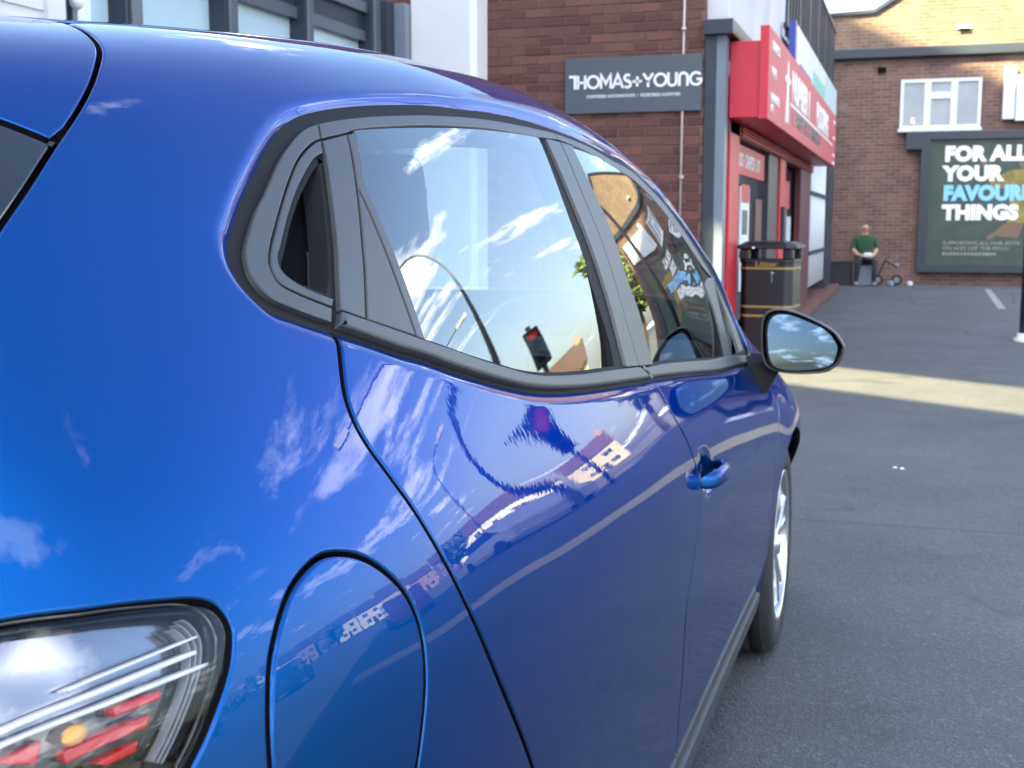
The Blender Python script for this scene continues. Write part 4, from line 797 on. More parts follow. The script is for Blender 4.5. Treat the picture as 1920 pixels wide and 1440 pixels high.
def panel(name, outer, material, parent, holes=(), off=0.0, gap=0.0022, rnd=0.0025, flange=0.014, grid=0.02, roll=True, side='right', step=0.012, dome=0.0):
    """sheet cut out of the body surface: outline(s) in (y,s); side = right / left / full (mirrored across the centre line)"""
    centre = 16.5*KT if side == 'full' else None
    loops = []
    for k, lp in enumerate([outer]+list(holes)):
        A = np.array([(a, b*KT) for a, b in lp]); B = np.roll(A, -1, 0)
        area = (A[:, 0]*B[:, 1]-B[:, 0]*A[:, 1]).sum()
        if (area > 0) != (k == 0): A = A[::-1]
        loops.append(resample(A, step))
    r0 = [offset_loop(L, gap, centre) for L in loops]; r1 = [offset_loop(L, gap+rnd, centre) for L in loops]
    lo, hi = r1[0].min(0), r1[0].max(0)
    gx = np.arange(lo[0]+grid/2, hi[0], grid); gy = np.arange(lo[1]+grid/2, hi[1], grid)
    G = np.stack(np.meshgrid(gx, gy, indexing='ij'), -1).reshape(-1, 2)
    if len(G):
        ok = inside(G, r1[0]) & (seg_dist(G, r1[0]) > grid*0.42)
        for h in r1[1:]: ok &= ~inside(G, h) & (seg_dist(G, h) > grid*0.42)
        G = G[ok]
    if roll:                                   # tight rings where the sheet rolls into the window opening
        ex = [offset_loop(L, gap+rnd+d, centre) for L in r1 for d in (0.0022, 0.0045, 0.007, 0.010, 0.0135, 0.0175, 0.022, 0.027)]
        X = np.vstack([resample(e, 0.006) for e in ex]); X = X[inside(X, r1[0])]
        dl = seg_dist(X, DLO_) < 0.036; X = X[dl]
        if len(X):
            X = X[seg_dist(X, r1[0]) > 0.0018]
            for h in r1[1:]: X = X[seg_dist(X, h) > 0.0018]
            if len(G): G = G[seg_dist(G, DLO_) > 0.034]
            G = np.vstack([G, X])
    co = [Vector(p) for L in r1 for p in L]; ed = []; b = 0
    for L in r1: ed += [(b+i, b+(i+1) % len(L)) for i in range(len(L))]; b += len(L)
    nb = b
    co += [Vector(p) for p in G]
    V, E, Fc, *_ = delaunay_2d_cdt(co, ed, [], 0, 1e-6)
    V = np.array([tuple(v) for v in V]); Fc = np.array([f for f in Fc if len(f) == 3])
    ct = V[Fc].mean(1); ok = inside(ct, r1[0])
    for h in r1[1:]: ok &= ~inside(ct, h)
    Fc = Fc[ok]
    e1, e2 = V[Fc[:, 1]]-V[Fc[:, 0]], V[Fc[:, 2]]-V[Fc[:, 0]]
    flip = (e1[:, 0]*e2[:, 1]-e1[:, 1]*e2[:, 0]) < 0
    Fc[flip] = Fc[flip][:, ::-1]
    P, N = surf(V[:, 0], V[:, 1]/KT, roll, off)
    if dome:
        dd = np.minimum(seg_dist(V, r1[0]), dome); hh = dome*0.35*(1-(1-dd/dome)**2); P = P+N*hh[:, None]
    pts, nrm, faces = [P], [N], [tuple(int(i) for i in f) for f in Fc]; base_i = len(P); wallf = set()
    for L0, L1 in zip(r0, r1):
        n = len(L0)
        A, NA = surf(L1[:, 0], L1[:, 1]/KT, roll, off); B, NB = surf(L0[:, 0], L0[:, 1]/KT, roll, off)
        out = B-A; out /= np.linalg.norm(out, axis=1)[:, None]+1e-9
        if gap+rnd < 1e-6: out = np.zeros_like(B)
        B2 = B-NB*(rnd*0.5); NE = NB+out*0.9; NE /= np.linalg.norm(NE, axis=1)[:, None]
        Dn = B-NB*flange
        pts += [A, B2, B2, Dn]; nrm += [NA, NE, out*0.98+NB*0.2, out*0.98+NB*0.2]
        a, b_, c_, d_ = base_i, base_i+n, base_i+2*n, base_i+3*n
        for i in range(n):
            j = (i+1) % n
            if centre is not None and L0[i, 1] > centre-1e-4 and L0[j, 1] > centre-1e-4: continue
            faces.append((b_+i, b_+j, a+j, a+i)); wallf.add(len(faces)); faces.append((d_+i, d_+j, c_+j, c_+i))
        base_i += 4*n
    P = np.vstack(pts); N = np.vstack(nrm); N /= np.linalg.norm(N, axis=1)[:, None]+1e-9
    objs = []
    def make(P, N, faces):
        me = bpy.data.meshes.new(name); me.from_pydata(P.tolist(), [], faces); me.update()
        me.polygons.foreach_set('use_smooth', [True]*len(me.polygons))
        me.normals_split_custom_set_from_vertices(N.tolist())
        me.materials.append(material)
        if material == M['paint']:
            me.materials.append(M['dark']); nf = len(Fc_all)  # edge walls blackened: shade of the shut lines put into the colour
            for i in wallf:
                me.polygons[i].material_index = 1
                if len(me.polygons) > nf: me.polygons[i+nf].material_index = 1
        o = bpy.data.objects.new(name, me); link(o, parent); return o
    Fc_all = faces; mir = np.array([-1, 1, 1.0])
    if side == 'full':
        k = len(P); return make(np.vstack([P, P*mir]), np.vstack([N, N*mir]), faces+[tuple(i+k for i in f[::-1]) for f in faces])
    if side == 'left': return make(P*mir, N*mir, [f[::-1] for f in faces])
    return make(P, N, faces)

car = empty('parked_car', (0.0, 2.28, 0.0))
tag(car, 'glossy metallic blue hatchback filling the foreground, parked beside the brick building', 'car')
PT = M['paint']
_i1404 = 36                                            # front lower corner of the side-window outline
dlo_low = crv(T['dlo'][37:], 5) + [T['dlo'][0]]        # lower edge, front to rear
_ib = min(range(len(dlo_low)), key=lambda i: abs(dlo_low[i][0]-T['bshut'][0][0]))
dlo_top = DLO[:len(crv(T['dlo'][:36], 5))]
C_REAR, C_FRONT, R_ARCH = (0.93, 0.31), (3.57, 0.31), 0.348
def arch(c, a0, a1, n=26, r=R_ARCH):
    o = []
    for k in range(n+1):
        a = R_(a0+(a1-a0)*k/n); y = c[0]+r*math.cos(a); z = c[1]+r*math.sin(a); o.append((y, s_at(y, z)))
    return o
doorgap = crv(T['doorgap'], 5) + crv([T['doorgap'][-1]]+[(y, s_at(y, z)) for y, z in ((1.075,.692),(1.135,.632),(1.215,.55),(1.28,.455),(1.31,.37),(1.315,.335))], 5)[1:]
bshut = crv(T['bshut'], 4) + [(1.965, 2.65)]
fshut = crv(T['fshut'], 4)
ditch = [(y, 13.4) for y in np.arange(0.96, 2.42, 0.05)]
screen_edge = crv([(2.42,13.4),(2.55,13.36),(2.75,13.2),(3.0,12.9),(3.25,12.45),(3.42,11.8),(3.52,11.0),(3.56,10.2),(3.52,9.4),(3.43,8.8),(3.37,8.4)], 4)
tail = crv(T['tail'], 4)
hatch = crv(T['hatch'], 4)
hatch_low = crv([T['hatch'][-1]] + T['hatch_low'] + [T['tail_left']], 5)
tail = [T['tail_left']] + tail

def car_side(side):
    sfx = side
    # --- body side pressing: quarter panel, C pillar, cant rail and A pillar
    outer = (ditch + screen_edge[1:] + [T['dlo'][_i1404]] + dlo_top[::-1] + doorgap[1:] +
             [(1.315, 2.2), (1.29, 1.6)] + arch(C_REAR, -8, 188, r=0.335) + [(0.61, 3.2), (0.585, 4.6), (0.56, 5.8), (0.548, 6.6)] +
             tail[::-1] + hatch_low[::-1][1:] + hatch[::-1][1:])
    fu = T['fuel']; fuel = crv(fu[8:]+fu[:8], 4)[:-1]                      # right side, over the top, down the left
    bot = [(y0, s0) for y0, s0 in crv([fu[7], (0.625, 6.45), (0.66, 6.12), (0.70, 6.00), (0.745, 6.04), fu[8]], 4)]
    fuel = fuel + bot[:-1]
    q = panel('quarter_panel', outer, PT, car, holes=[fuel], gap=0.0021, grid=0.016, side=side)
    panel('fuel_flap', fuel, PT, q, gap=0.0017, rnd=0.003, grid=0.012, side=side)
    # --- doors
    rd = panel('rear_door', dlo_low[_ib:] + doorgap[1:] + [(1.32, 2.65)] + bshut[::-1], PT, car, gap=0.0028, grid=0.016, side=side)
    fd = panel('front_door', dlo_low[:_ib+1] + bshut[1:] + fshut[::-1][1:] + [(3.345, 7.7), (3.36, 8.3), T['dlo'][_i1404]], PT, car, gap=0.0024, rnd=0.0016, grid=0.02, side=side)
    # --- front wing
    panel('front_wing', fshut + [(3.0, 1.9), (3.2, 1.55)] + arch(C_FRONT, 188, 5) + [(3.93, 2.2), (3.97, 3.5), (4.0, 5.0), (4.03, 7.0), (4.04, 9.9)] +
          [(y, 9.9) for y in np.arange(4.0, 3.58, -0.05)] + [(3.56, 9.9), (3.50, 9.1), (3.43, 8.6), (3.37, 8.3), (3.345, 7.7)], PT, car, gap=0.0018, grid=0.022, side=side)
    # --- sill trim, in two steps
    panel('door_foot_moulding', [(1.325, 2.40), (1.96, 2.40), (1.965, 2.63), (1.325, 2.63)], M['trim'], rd, gap=0.001, rnd=0.004, off=0.004, roll=False, side=side)
    panel('door_foot_moulding', [(1.972, 2.40), (3.06, 2.40), (3.02, 2.63), (1.972, 2.63)], M['trim'], fd, gap=0.001, rnd=0.004, off=0.004, roll=False, side=side)
    panel('sill_trim', [(1.30, 0.4), (1.962, 0.4), (1.962, 2.33), (1.315, 2.33)], M['trim'], car, gap=0.001, rnd=0.005, off=0.010, flange=0.02, roll=False, side=side)
    panel('sill_trim', [(1.972, 0.4), (3.19, 0.4), (3.10, 2.33), (1.972, 2.33)], M['trim'], car, gap=0.001, rnd=0.005, off=0.010, flange=0.02, roll=False, side=side)
    # --- window surround: rubber ground, then the satin trim pieces
    gl_r, gl_f, gl_q = crv(T['rear_glass'][:7], 4)+crv(T['rear_glass'][6:15], 4)[1:]+crv(T['rear_glass'][14:21], 4)[1:]+crv(T['rear_glass'][20:], 4)[1:], T['front_glass'], T['q_glass']
    gl_f = crv(T['front_glass'][:7], 4)+crv(T['front_glass'][6:9], 4)[1:]+crv(T['front_glass'][8:14], 4)[1:]+crv(T['front_glass'][13:], 4)[1:]
    gl_q = crv(T['q_glass'][1:], 3)+[T['q_glass'][0]]
    seal = panel('window_seal', DLO, M['rubber'], q, holes=[gl_r, gl_f, gl_q, crv(T['pocket'], 4) + T['pA_left'][::-1][1:-1]], off=-0.008, gap=-0.006, rnd=0.0, flange=0.022, grid=0.03, roll=False, side=side)
    tr = M['trim']; kw = dict(off=-0.003, gap=0.0013, rnd=0.0014, flange=0.008, grid=0.02, roll=False, side=side, step=0.008)
    si = T['seal_in']; qi = crv(T['q_in'], 4); pk = crv(T['pocket'], 4)
    panel('quarter_trim', crv(si[:15], 4) + qi, tr, q, **kw)
    kp = dict(kw); kp['flange'] = 0.034
    panel('pull_handle_panel', qi + [T['pocket'][-1]] + pk[::-1], tr, rd, **kp)
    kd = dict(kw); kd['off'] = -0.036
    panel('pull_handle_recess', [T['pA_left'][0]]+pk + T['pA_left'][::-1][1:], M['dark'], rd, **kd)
    pl, pr = crv(T['pA_left'], 4), crv(T['pA_right'], 4)
    panel('window_pillar', pl + pr[::-1], tr, rd, **kw)
    i3 = 8
    panel('window_corner_panel', pr[i3:] + crv(T['tri_r'], 4)[::-1], tr, rd, **kw)
    gle = crv(T['rear_glass'][:7], 4)
    panel('window_channel', pr[:i3] + crv(T['tri_r'], 4) + gle[::-1], tr, rd, **kw)
    bb = T['band_bot']; i1042 = 22
    panel('window_frame', crv(si[14:i1042+1], 4) + [T['bgap'][1]] + crv(bb[:10], 4)[::-1], tr, rd, **kw)
    fb = crv(T['front_band_bot'], 4)
    panel('window_frame', crv(si[i1042:], 4) + fb[::-1], tr, fd, **kw)
    bg_ = crv(T['bgap'][1:6], 4)
    panel('window_pillar', crv(T['bseal'], 4) + bg_[::-1], tr, rd, **kw)
    panel('window_pillar', bg_ + crv(T['front_glass'][:7], 4)[::-1] + [T['front_band_bot'][1]], tr, fd, **kw)
    kb = dict(kw); kb.update(off=0.001, rnd=0.005, flange=0.014, gap=0.0012)
    bt = T['belt_top']
    panel('belt_moulding', crv(bt[:13], 4) + [T['bshut'][0]] + dlo_low[_ib:], tr, rd, **kb)
    panel('belt_moulding', crv(bt[12:], 4) + [T['dlo'][_i1404], T['dlo'][37]] + dlo_low[1:_ib+1], tr, fd, **kb)
    fg = T['front_glass']
    panel('window_divider', crv(fg[8:13], 4) + [T['q_glass'][5]] + crv([T['q_glass'][5], (lambda a, b: ((a[0]+b[0])/2, (a[1]+b[1])/2))(T['q_glass'][5], T['q_glass'][0]), T['q_glass'][0]], 3), M['trim'], fd, **kw)
    # --- glass
    kg = dict(off=lambda yy, ss: -0.003-0.014*(np.clip(11.7-ss, 0, 4)/3.3)**2.0, gap=-0.003, rnd=0.0, flange=0.004, grid=0.02, roll=False, side=side)
    panel('window_glass', gl_r, M['window'], rd, **kg)
    panel('window_glass', gl_f, M['window'], fd, **kg)
    panel('quarter_glass', gl_q, M['window'], fd, **kg)
    # --- inner skin behind the shut lines
    hole = [p for p in DLO]
    panel('inner_skin', [(0.50, 1.2), (3.30, 1.2), (3.45, 8.0), (3.45, 9.0), (3.5, 10.8), (3.38, 11.75), (3.2, 12.4), (2.95, 12.85), (2.7, 13.15), (2.42, 13.4), (0.96, 13.4), (0.72, 11.0), (0.60, 9.6), (0.63, 7.7), (0.62, 7.2), (0.52, 6.0)], M['dark'], q,
          holes=[hole, arch(C_REAR, -20, 200, r=0.345)], off=-0.022, gap=0.0, rnd=0.004, flange=0.0, grid=0.05, roll=False, side=side)
    # --- tail lamp: clear lens over a grey tub with light guides and red bars
    lens = tail + [(0.55, 6.6), (0.47, 6.55), (0.41, 7.2)]
    tl = panel('tail_light', lens, M['lamp_back'], car, off=-0.030, gap=0.004, rnd=0.004, flange=0.004, grid=0.014, roll=False, side=side)
    panel('lens', lens, M['lens'], tl, off=0.0005, gap=0.0025, rnd=0.003, flange=0.010, grid=0.012, roll=False, side=side, step=0.008)
    panel('lens_rim', lens, M['gloss_black'], tl, holes=[[tuple(p) for p in (offset_loop(np.array([(a, b*KT) for a, b in lens]), 0.0, None)/np.array([1, KT])).tolist()] and [(a, b) for a, b in [((p[0]-0.52)*0.95+0.52, (p[1]-7.45)*0.95+7.45) for p in lens]]], off=-0.012, gap=0.003, rnd=0.002, flange=0.022, grid=0.03, roll=False, side=side)
    def strip(pts, w):
        p = crv(pts, 4); return [(a, b+w) for a, b in p] + [(a, b-w) for a, b in p[::-1]]
    kl = dict(off=-0.014, gap=0.0, rnd=0.0012, flange=0.012, grid=0.02, roll=False, side=side, step=0.01)
    for nm, w in (('tail_line_a', 0.013), ('tail_line_b', 0.011), ('tail_line_c', 0.007)):
        panel('light_guide', strip(T[nm], w), M['lamp_guide'], tl, **kl)
    panel('dark_tub', strip(T['tail_line_b'], 0.0)[:len(crv(T['tail_line_b'], 4))] + [(0.595, 7.3), (0.56, 6.9), (0.50, 6.6), (0.46, 7.1)], M['gloss_black'], tl, off=-0.026, gap=0.0, rnd=0.001, flange=0.003, grid=0.02, roll=False, side=side)
    tt = tail[-34:]                                                       # fine ribs that follow the curved end of the lamp
    for sc in (0.915, 0.875, 0.835):
        pp = [((a-0.50)*sc+0.50, (b-7.40)*sc+7.40) for a, b in tt]
        panel('lamp_rib', [(a+0.0006, b) for a, b in pp]+[(a-0.0006, b) for a, b in pp[::-1]], M['lamp_rib'], tl, off=-0.016, gap=0.0, rnd=0.0003, flange=0.008, grid=0.02, roll=False, side=side, step=0.006)
    for nm in ('tail_red_a', 'tail_red_b', 'tail_red_c', 'tail_red_d'):
        panel('red_bar', T[nm], M['red_lens'], tl, **kl)
    bp, bn = surf([T['tail_amber'][0][0]], [T['tail_amber'][0][1]], False, -0.018)
    c = bp[0]; mb = MB(); mb.lathe([(0.0005, -0.010), (0.0045, -0.006), (0.0055, 0.0), (0.0045, 0.006), (0.0005, 0.010)], (c[0]*(1 if side == 'right' else -1), c[1], c[2]), 'y', 16)
    mb.build('amber_bead', M['amber'], tl, smooth=True)  # small amber bead at the yellow spot inside the lamp
for sd in ('right', 'left'): car_side(sd)

# --- panels that span the car
panel('roof', ditch + [(2.42, 13.44), (2.36, 14.5), (2.33, 16.5), (0.97, 16.5), (0.965, 14.8)], PT, car, gap=0.006, rnd=0.004, grid=0.03, side='full', roll=False)
panel('roof_moulding', [(0.955, 13.28), (2.5, 13.28), (2.5, 13.50), (0.955, 13.50)], M['rubber'], car, off=-0.001, gap=0.0, rnd=0.003, flange=0.01, grid=0.02, side='right', roll=False)
panel('roof_moulding', [(0.955, 13.28), (2.5, 13.28), (2.5, 13.50), (0.955, 13.50)], M['rubber'], car, off=-0.001, gap=0.0, rnd=0.003, flange=0.01, grid=0.02, side='left', roll=False)
panel('windscreen', screen_edge[:-5] + [(3.555, 11.0), (3.57, 13.0), (3.58, 16.5), (2.34, 16.5), (2.37, 14.5)], M['screen'], car, gap=0.004, rnd=0.0, flange=0.004, off=-0.003, grid=0.04, side='full', roll=False)
panel('bonnet', [(3.58, 9.97), (4.04, 9.97), (4.18, 12.0), (4.22, 16.5), (3.60, 16.5), (3.59, 13.0), (3.575, 11.0)], PT, car, gap=0.003, rnd=0.003, grid=0.04, side='full', roll=False)
panel('front_bumper', [(3.94, 0.6), (4.35, 0.6), (4.37, 16.5), (4.23, 16.5), (4.19, 12.0), (4.05, 9.9), (4.04, 7.0), (4.01, 5.0), (3.98, 3.5)], PT, car, gap=0.002, rnd=0.003, grid=0.04, side='full', roll=False)
fin_top = crv(T['finline'], 3)
hk = min(range(len(hatch)), key=lambda i: abs(hatch[i][1]-T['finline'][-1][1]))
tg = panel('tailgate', fin_top + hatch[:hk][::-1] + [(0.955, 14.8), (0.96, 16.5), (0.60, 16.5), (0.60, 13.0), (0.635, 11.9)], PT, car, gap=0.0024, grid=0.018, side='full', roll=False)
tgl = panel('rear_window', fin_top + hatch[hk:] + hatch_low[1:11] + [(0.45, 9.2), (0.42, 12.0), (0.42, 16.5), (0.595, 16.5), (0.595, 13.0), (0.63, 11.9)], M['gloss_black'], tg, gap=0.0024, grid=0.02, side='full', roll=False, off=-0.002)
panel('rear_bumper', [(0.305, 0.3), (0.64, 0.3), (0.60, 3.2), (0.578, 4.6), (0.553, 5.8), (0.54, 6.5), (0.46, 6.5), (0.42, 7.2), (0.40, 9.0), (0.36, 16.5), (0.305, 16.5)], PT, car, gap=0.002, rnd=0.003, grid=0.04, side='full', roll=False)
# end caps, headlining, floor
mb = MB()
for yc, nm in ((0.306, 'rear'), (4.36, 'front')):
    ss = np.linspace(0.3, 16.5, 40); e = base(np.full(40, yc), ss)
    ring = [tuple(p) for p in e] + [(-p[0], p[1], p[2]) for p in e[::-1]]
    mb.add(ring, [list(range(len(ring)))])
mb.build('end_cap', PT, car)
panel('headlining', [(1.0, 12.7), (2.42, 12.7), (2.36, 16.5), (1.0, 16.5)], M['lining'], car, off=-0.03, gap=0, rnd=0.001, flange=0.0, grid=0.08, side='full', roll=False)
MB().box(-0.80, 0.80, 0.62, 3.2, 0.20, 0.24).box(-0.70, 0.70, 3.2, 4.2, 0.20, 0.24).build('floor_pan', M['dark'], car)

# --- wheels
def wheel(loc, flip):
    w = empty('wheel', loc); w.parent = car
    k = -1 if flip else 1
    R0 = 0.312
    prof = [(0.215, -0.185), (0.245, -0.195), (0.285, -0.192), (0.303, -0.180), (R0-.002, -0.160), (R0, -0.135), (R0-.007, -0.133), (R0-.007, -0.125), (R0, -0.123), (R0+.001, -0.072), (R0-.007, -0.070), (R0-.007, -0.062), (R0, -0.060),
            (R0-.001, -0.035), (0.304, -0.017), (0.292, -0.006), (0.270, 0.000), (0.245, -0.002), (0.226, -0.006), (0.219, -0.016)]
    ty = MB(); ty.lathe([(r, h*k) for r, h in prof], (0, 0, 0), 'x', 72).build('tyre', M['tyre'], w, smooth=True)
    # tread blocks on the shoulder
    tb = MB()
    for i in range(72):
        a = 2*math.pi*i/72
        for h0, h1 in ((-0.033, -0.012), (-0.186, -0.163)):
            u = Vector((0, math.cos(a), math.sin(a))); t = Vector((0, -math.sin(a), math.cos(a)))
            q = []
            for hh, rr in ((h0, R0-.001), (h1, 0.298)):
                for tt in (-0.009, 0.009):
                    for dr in (-0.006, 0.0022): q.append(u*(rr+dr)+t*tt+Vector((hh*k, 0, 0)))
            tb.add(q, [(0,1,3,2),(4,6,7,5),(0,4,5,1),(2,3,7,6),(1,5,7,3),(0,2,6,4)])
    tag(tb.build('tread', M['tyre'], w), kind='stuff')
    rim = MB(); rim.lathe([(h[0], h[1]*k) for h in ((0.222, -0.012), (0.221, -0.004), (0.214, -0.003), (0.208, -0.012), (0.204, -0.05), (0.195, -0.17))], (0,0,0), 'x', 64)
    rim.build('rim', M['alloy'], w, smooth=True)
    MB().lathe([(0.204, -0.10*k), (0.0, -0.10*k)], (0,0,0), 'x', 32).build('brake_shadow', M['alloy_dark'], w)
    MB().lathe([(0.135, -0.085*k), (0.135, -0.065*k), (0.06, -0.06*k)], (0,0,0), 'x', 40).build('brake_disc', M['alloy'], w)
    for i in range(5):
        for dv in (-0.16, 0.16):
            a = 2*math.pi*i/5 + 0.3
            sp = MB(); rows = []
            for rr, ww, hh in ((0.045, 0.020, -0.020), (0.10, 0.014, -0.016), (0.16, 0.013, -0.014), (0.207, 0.019, -0.012)):
                aa = a + dv*(rr/0.207)*1.15
                u = Vector((0, math.cos(aa), math.sin(aa))); t = Vector((0, -math.sin(aa), math.cos(aa)))
                rows.append([u*rr+t*ww+Vector(((hh-0.006)*k,0,0)), u*rr+t*ww*0.55+Vector((hh*k,0,0)), u*rr-t*ww*0.55+Vector((hh*k,0,0)), u*rr-t*ww+Vector(((hh-0.006)*k,0,0)), u*rr-t*ww+Vector(((hh-0.035)*k,0,0)), u*rr+t*ww+Vector(((hh-0.035)*k,0,0))])
            vs_ = [v for r_ in rows for v in r_]; fs_ = []
            for j in range(3):
                for q in range(6): fs_.append((j*6+q, j*6+(q+1)%6, (j+1)*6+(q+1)%6, (j+1)*6+q))
            fs_ += [tuple(range(6))[::-1], tuple(range(18, 24))]
            sp.add(vs_, fs_).build('spoke', M['alloy'], w)
    MB().lathe([(0.0, -0.006*k), (0.026, -0.008*k), (0.030, -0.016*k), (0.052, -0.020*k), (0.056, -0.05*k)], (0,0,0), 'x', 32).build('hub_cap', M['alloy'], w, smooth=True)
    return w
_inv = Matrix.Translation((0, -2.28, 0))
for (x, y, fl) in ((0.872, 3.57, False), (0.872, 0.93, False), (-0.872, 3.57, True), (-0.872, 0.93, True)):
    w = wheel((x, y, 0.312), fl)
    ln = MB(); k = -1 if fl else 1
    pts = []
    for i in range(25):
        a = R_(15+185*i/24); pts.append((y+0.352*math.cos(a), 0.312+0.352*math.sin(a)))
    vs_ = [(x-0.035*k, p, q) for p, q in pts] + [(x-0.28*k, p, q) for p, q in pts]
    ln.add(vs_, [(i, i+1, 26+i, 25+i) for i in range(24)]).build('arch_liner', M['dark'], car)

# --- door mirror (right) and its twin
def door_mirror(k):
    out, gls = T['mirror_out'], T['mirror_glass']
    fdoor = [o for o in bpy.data.objects if o.name.startswith('front_door')][0 if k > 0 else 1]
    cx0 = sum(p[0] for p in out)/len(out); cz0 = sum(p[1] for p in out)/len(out)
    h = MB(); n = len(out); rings = []
    ocl = [p for p in np.array([crv(out+[out[0]], 4)[:-1]])[0]]; n = len(ocl)
    for sc, yy in ((0.93, 3.146), (0.955, 3.137), (0.985, 3.137), (1.0, 3.145), (1.0, 3.165), (0.985, 3.19), (0.93, 3.225), (0.80, 3.255), (0.55, 3.273), (0.2, 3.28)):
        rings.append([((cx0+(p[0]-cx0)*sc)*k, yy+(0.35*(p[0]-cx0) if yy > 3.18 else 0.12*(p[0]-cx0))*-1*0.25, cz0+(p[1]-cz0)*sc) for p in ocl])
    vs_ = [v for r in rings for v in r]; fs_ = []
    for j in range(len(rings)-1):
        for i in range(n): fs_.append((j*n+i, j*n+(i+1)%n, (j+1)*n+(i+1)%n, (j+1)*n+i))
    fs_.append(tuple(range((len(rings)-1)*n, len(rings)*n)))
    hs = h.add(vs_, fs_).build('door_mirror', [M['trim'], PT], car, smooth=True)
    for p in hs.data.polygons:
        yc = sum(hs.data.vertices[i].co.y for i in p.vertices)/len(p.vertices)
        p.material_index = 1 if yc > 3.175 else 0
    # the convex glass: set so that it shows the sky and the road behind
    gcl = crv(gls+[gls[0]], 4)[:-1]
    gx = sum(p[0] for p in gcl)/len(gcl); gz = sum(p[1] for p in gcl)/len(gcl)
    gc = Vector((gx, 3.142, gz)); d = (gc-Vector((1.2, 0, 1.24))).normalized(); r = Vector((0.30, -1.0, 0.105)).normalized()
    nn = (r-d).normalized(); RC = 1.25
    def onp(px, pz, o):
        dx, dz = px-gx, pz-gz
        return (px*k, 3.146-(nn.x*dx+nn.z*dz)/nn.y+(dx*dx+dz*dz)/(2*RC)+o, pz)
    gm = MB(); m_ = len(gcl); rr_ = (0.0, 0.2, 0.4, 0.6, 0.8, 1.0); vs_ = [onp(gx, gz, 0)]; fs_ = []
    for q in rr_[1:]: vs_ += [onp(gx+(p[0]-gx)*q, gz+(p[1]-gz)*q, 0) for p in gcl]
    for i in range(m_):
        j = (i+1) % m_; fs_.append((0, 1+i, 1+j))
        for t in range(4): fs_.append((1+t*m_+i, 1+(t+1)*m_+i, 1+(t+1)*m_+j, 1+t*m_+j))
    if k < 0: fs_ = [f[::-1] for f in fs_]
    g = gm.add(vs_, fs_).build('mirror_glass', M['mirror'], hs, smooth=True)
    bk = MB(); bk.add([onp(gx+(p[0]-gx)*1.07, gz+(p[1]-gz)*1.07, 0.004) for p in gcl], [list(range(len(gcl)))]); bk.build('mirror_backing', M['rubber'], hs)
    a = MB(); q0 = [(0.800, 3.29, 0.905), (0.806, 3.16, 0.885), (0.842, 3.15, 0.800), (0.846, 3.27, 0.795)]; q1 = [(0.865, 3.245, 0.905), (0.868, 3.165, 0.900), (0.885, 3.165, 0.868), (0.885, 3.235, 0.868)]
    a.add([(x*k, y, z) for x, y, z in q0+q1], [(0,1,5,4),(1,2,6,5),(2,3,7,6),(3,0,4,7),(4,5,6,7)]); a.build('mirror_arm', M['rubber'], hs, bevel=0.006)
    tri = MB(); tri.add([(x*k, y, z) for x, y, z in ((0.790, 3.33, 0.905), (0.802, 3.16, 0.900), (0.812, 3.16, 0.872), (0.815, 3.33, 0.862), (0.755, 3.42, 0.965))], [(0,1,2,3),(0,3,4)]); tri.build('mirror_foot', M['rubber'], hs)
for k in (1, -1): door_mirror(k)

# --- door handles
def handle(y0, s0, k, parent):
    (p0,), (n0,) = surf([y0], [s0], False)
    n0 = Vector(n0); up = Vector((0, 0, 1)); up = (up-n0*up.dot(n0)).normalized(); fw = Vector((0, 1, 0)); fw = (fw-n0*fw.dot(n0)).normalized()
    rings = []; m = 14
    for t, hw, out_, th in ((-0.088, 0.006, -0.002, 0.004), (-0.085, 0.012, 0.006, 0.008), (-0.07, 0.0145, 0.019, 0.009), (-0.035, 0.015, 0.028, 0.009), (0.015, 0.015, 0.030, 0.009), (0.06, 0.014, 0.026, 0.009), (0.082, 0.012, 0.012, 0.008), (0.088, 0.006, -0.002, 0.004)):
        c = Vector(p0)+fw*t+n0*out_
        rings.append([c+up*hw*math.copysign(abs(math.sin(a))**0.75, math.sin(a))+n0*th*math.copysign(abs(math.cos(a))**0.8, math.cos(a)) for a in [2*math.pi*i/m for i in range(m)]])
    vs_ = [(v.x*k, v.y, v.z) for r in rings for v in r]; fs_ = []
    for j in range(len(rings)-1):
        for i in range(m): fs_.append((j*m+i, j*m+(i+1)%m, (j+1)*m+(i+1)%m, (j+1)*m+i))
    fs_ += [tuple(range(m))[::-1], tuple(range((len(rings)-1)*m, len(rings)*m))]
    o = MB().add(vs_, fs_).build('door_handle', PT, parent, smooth=True)
    md = o.modifiers.new('s', 'SUBSURF'); md.levels = md.render_levels = 2
for i, k in enumerate((1, -1)): handle(HB[0]-0.0, HB[1], k, [o for o in bpy.data.objects if o.name.startswith('front_door')][i])

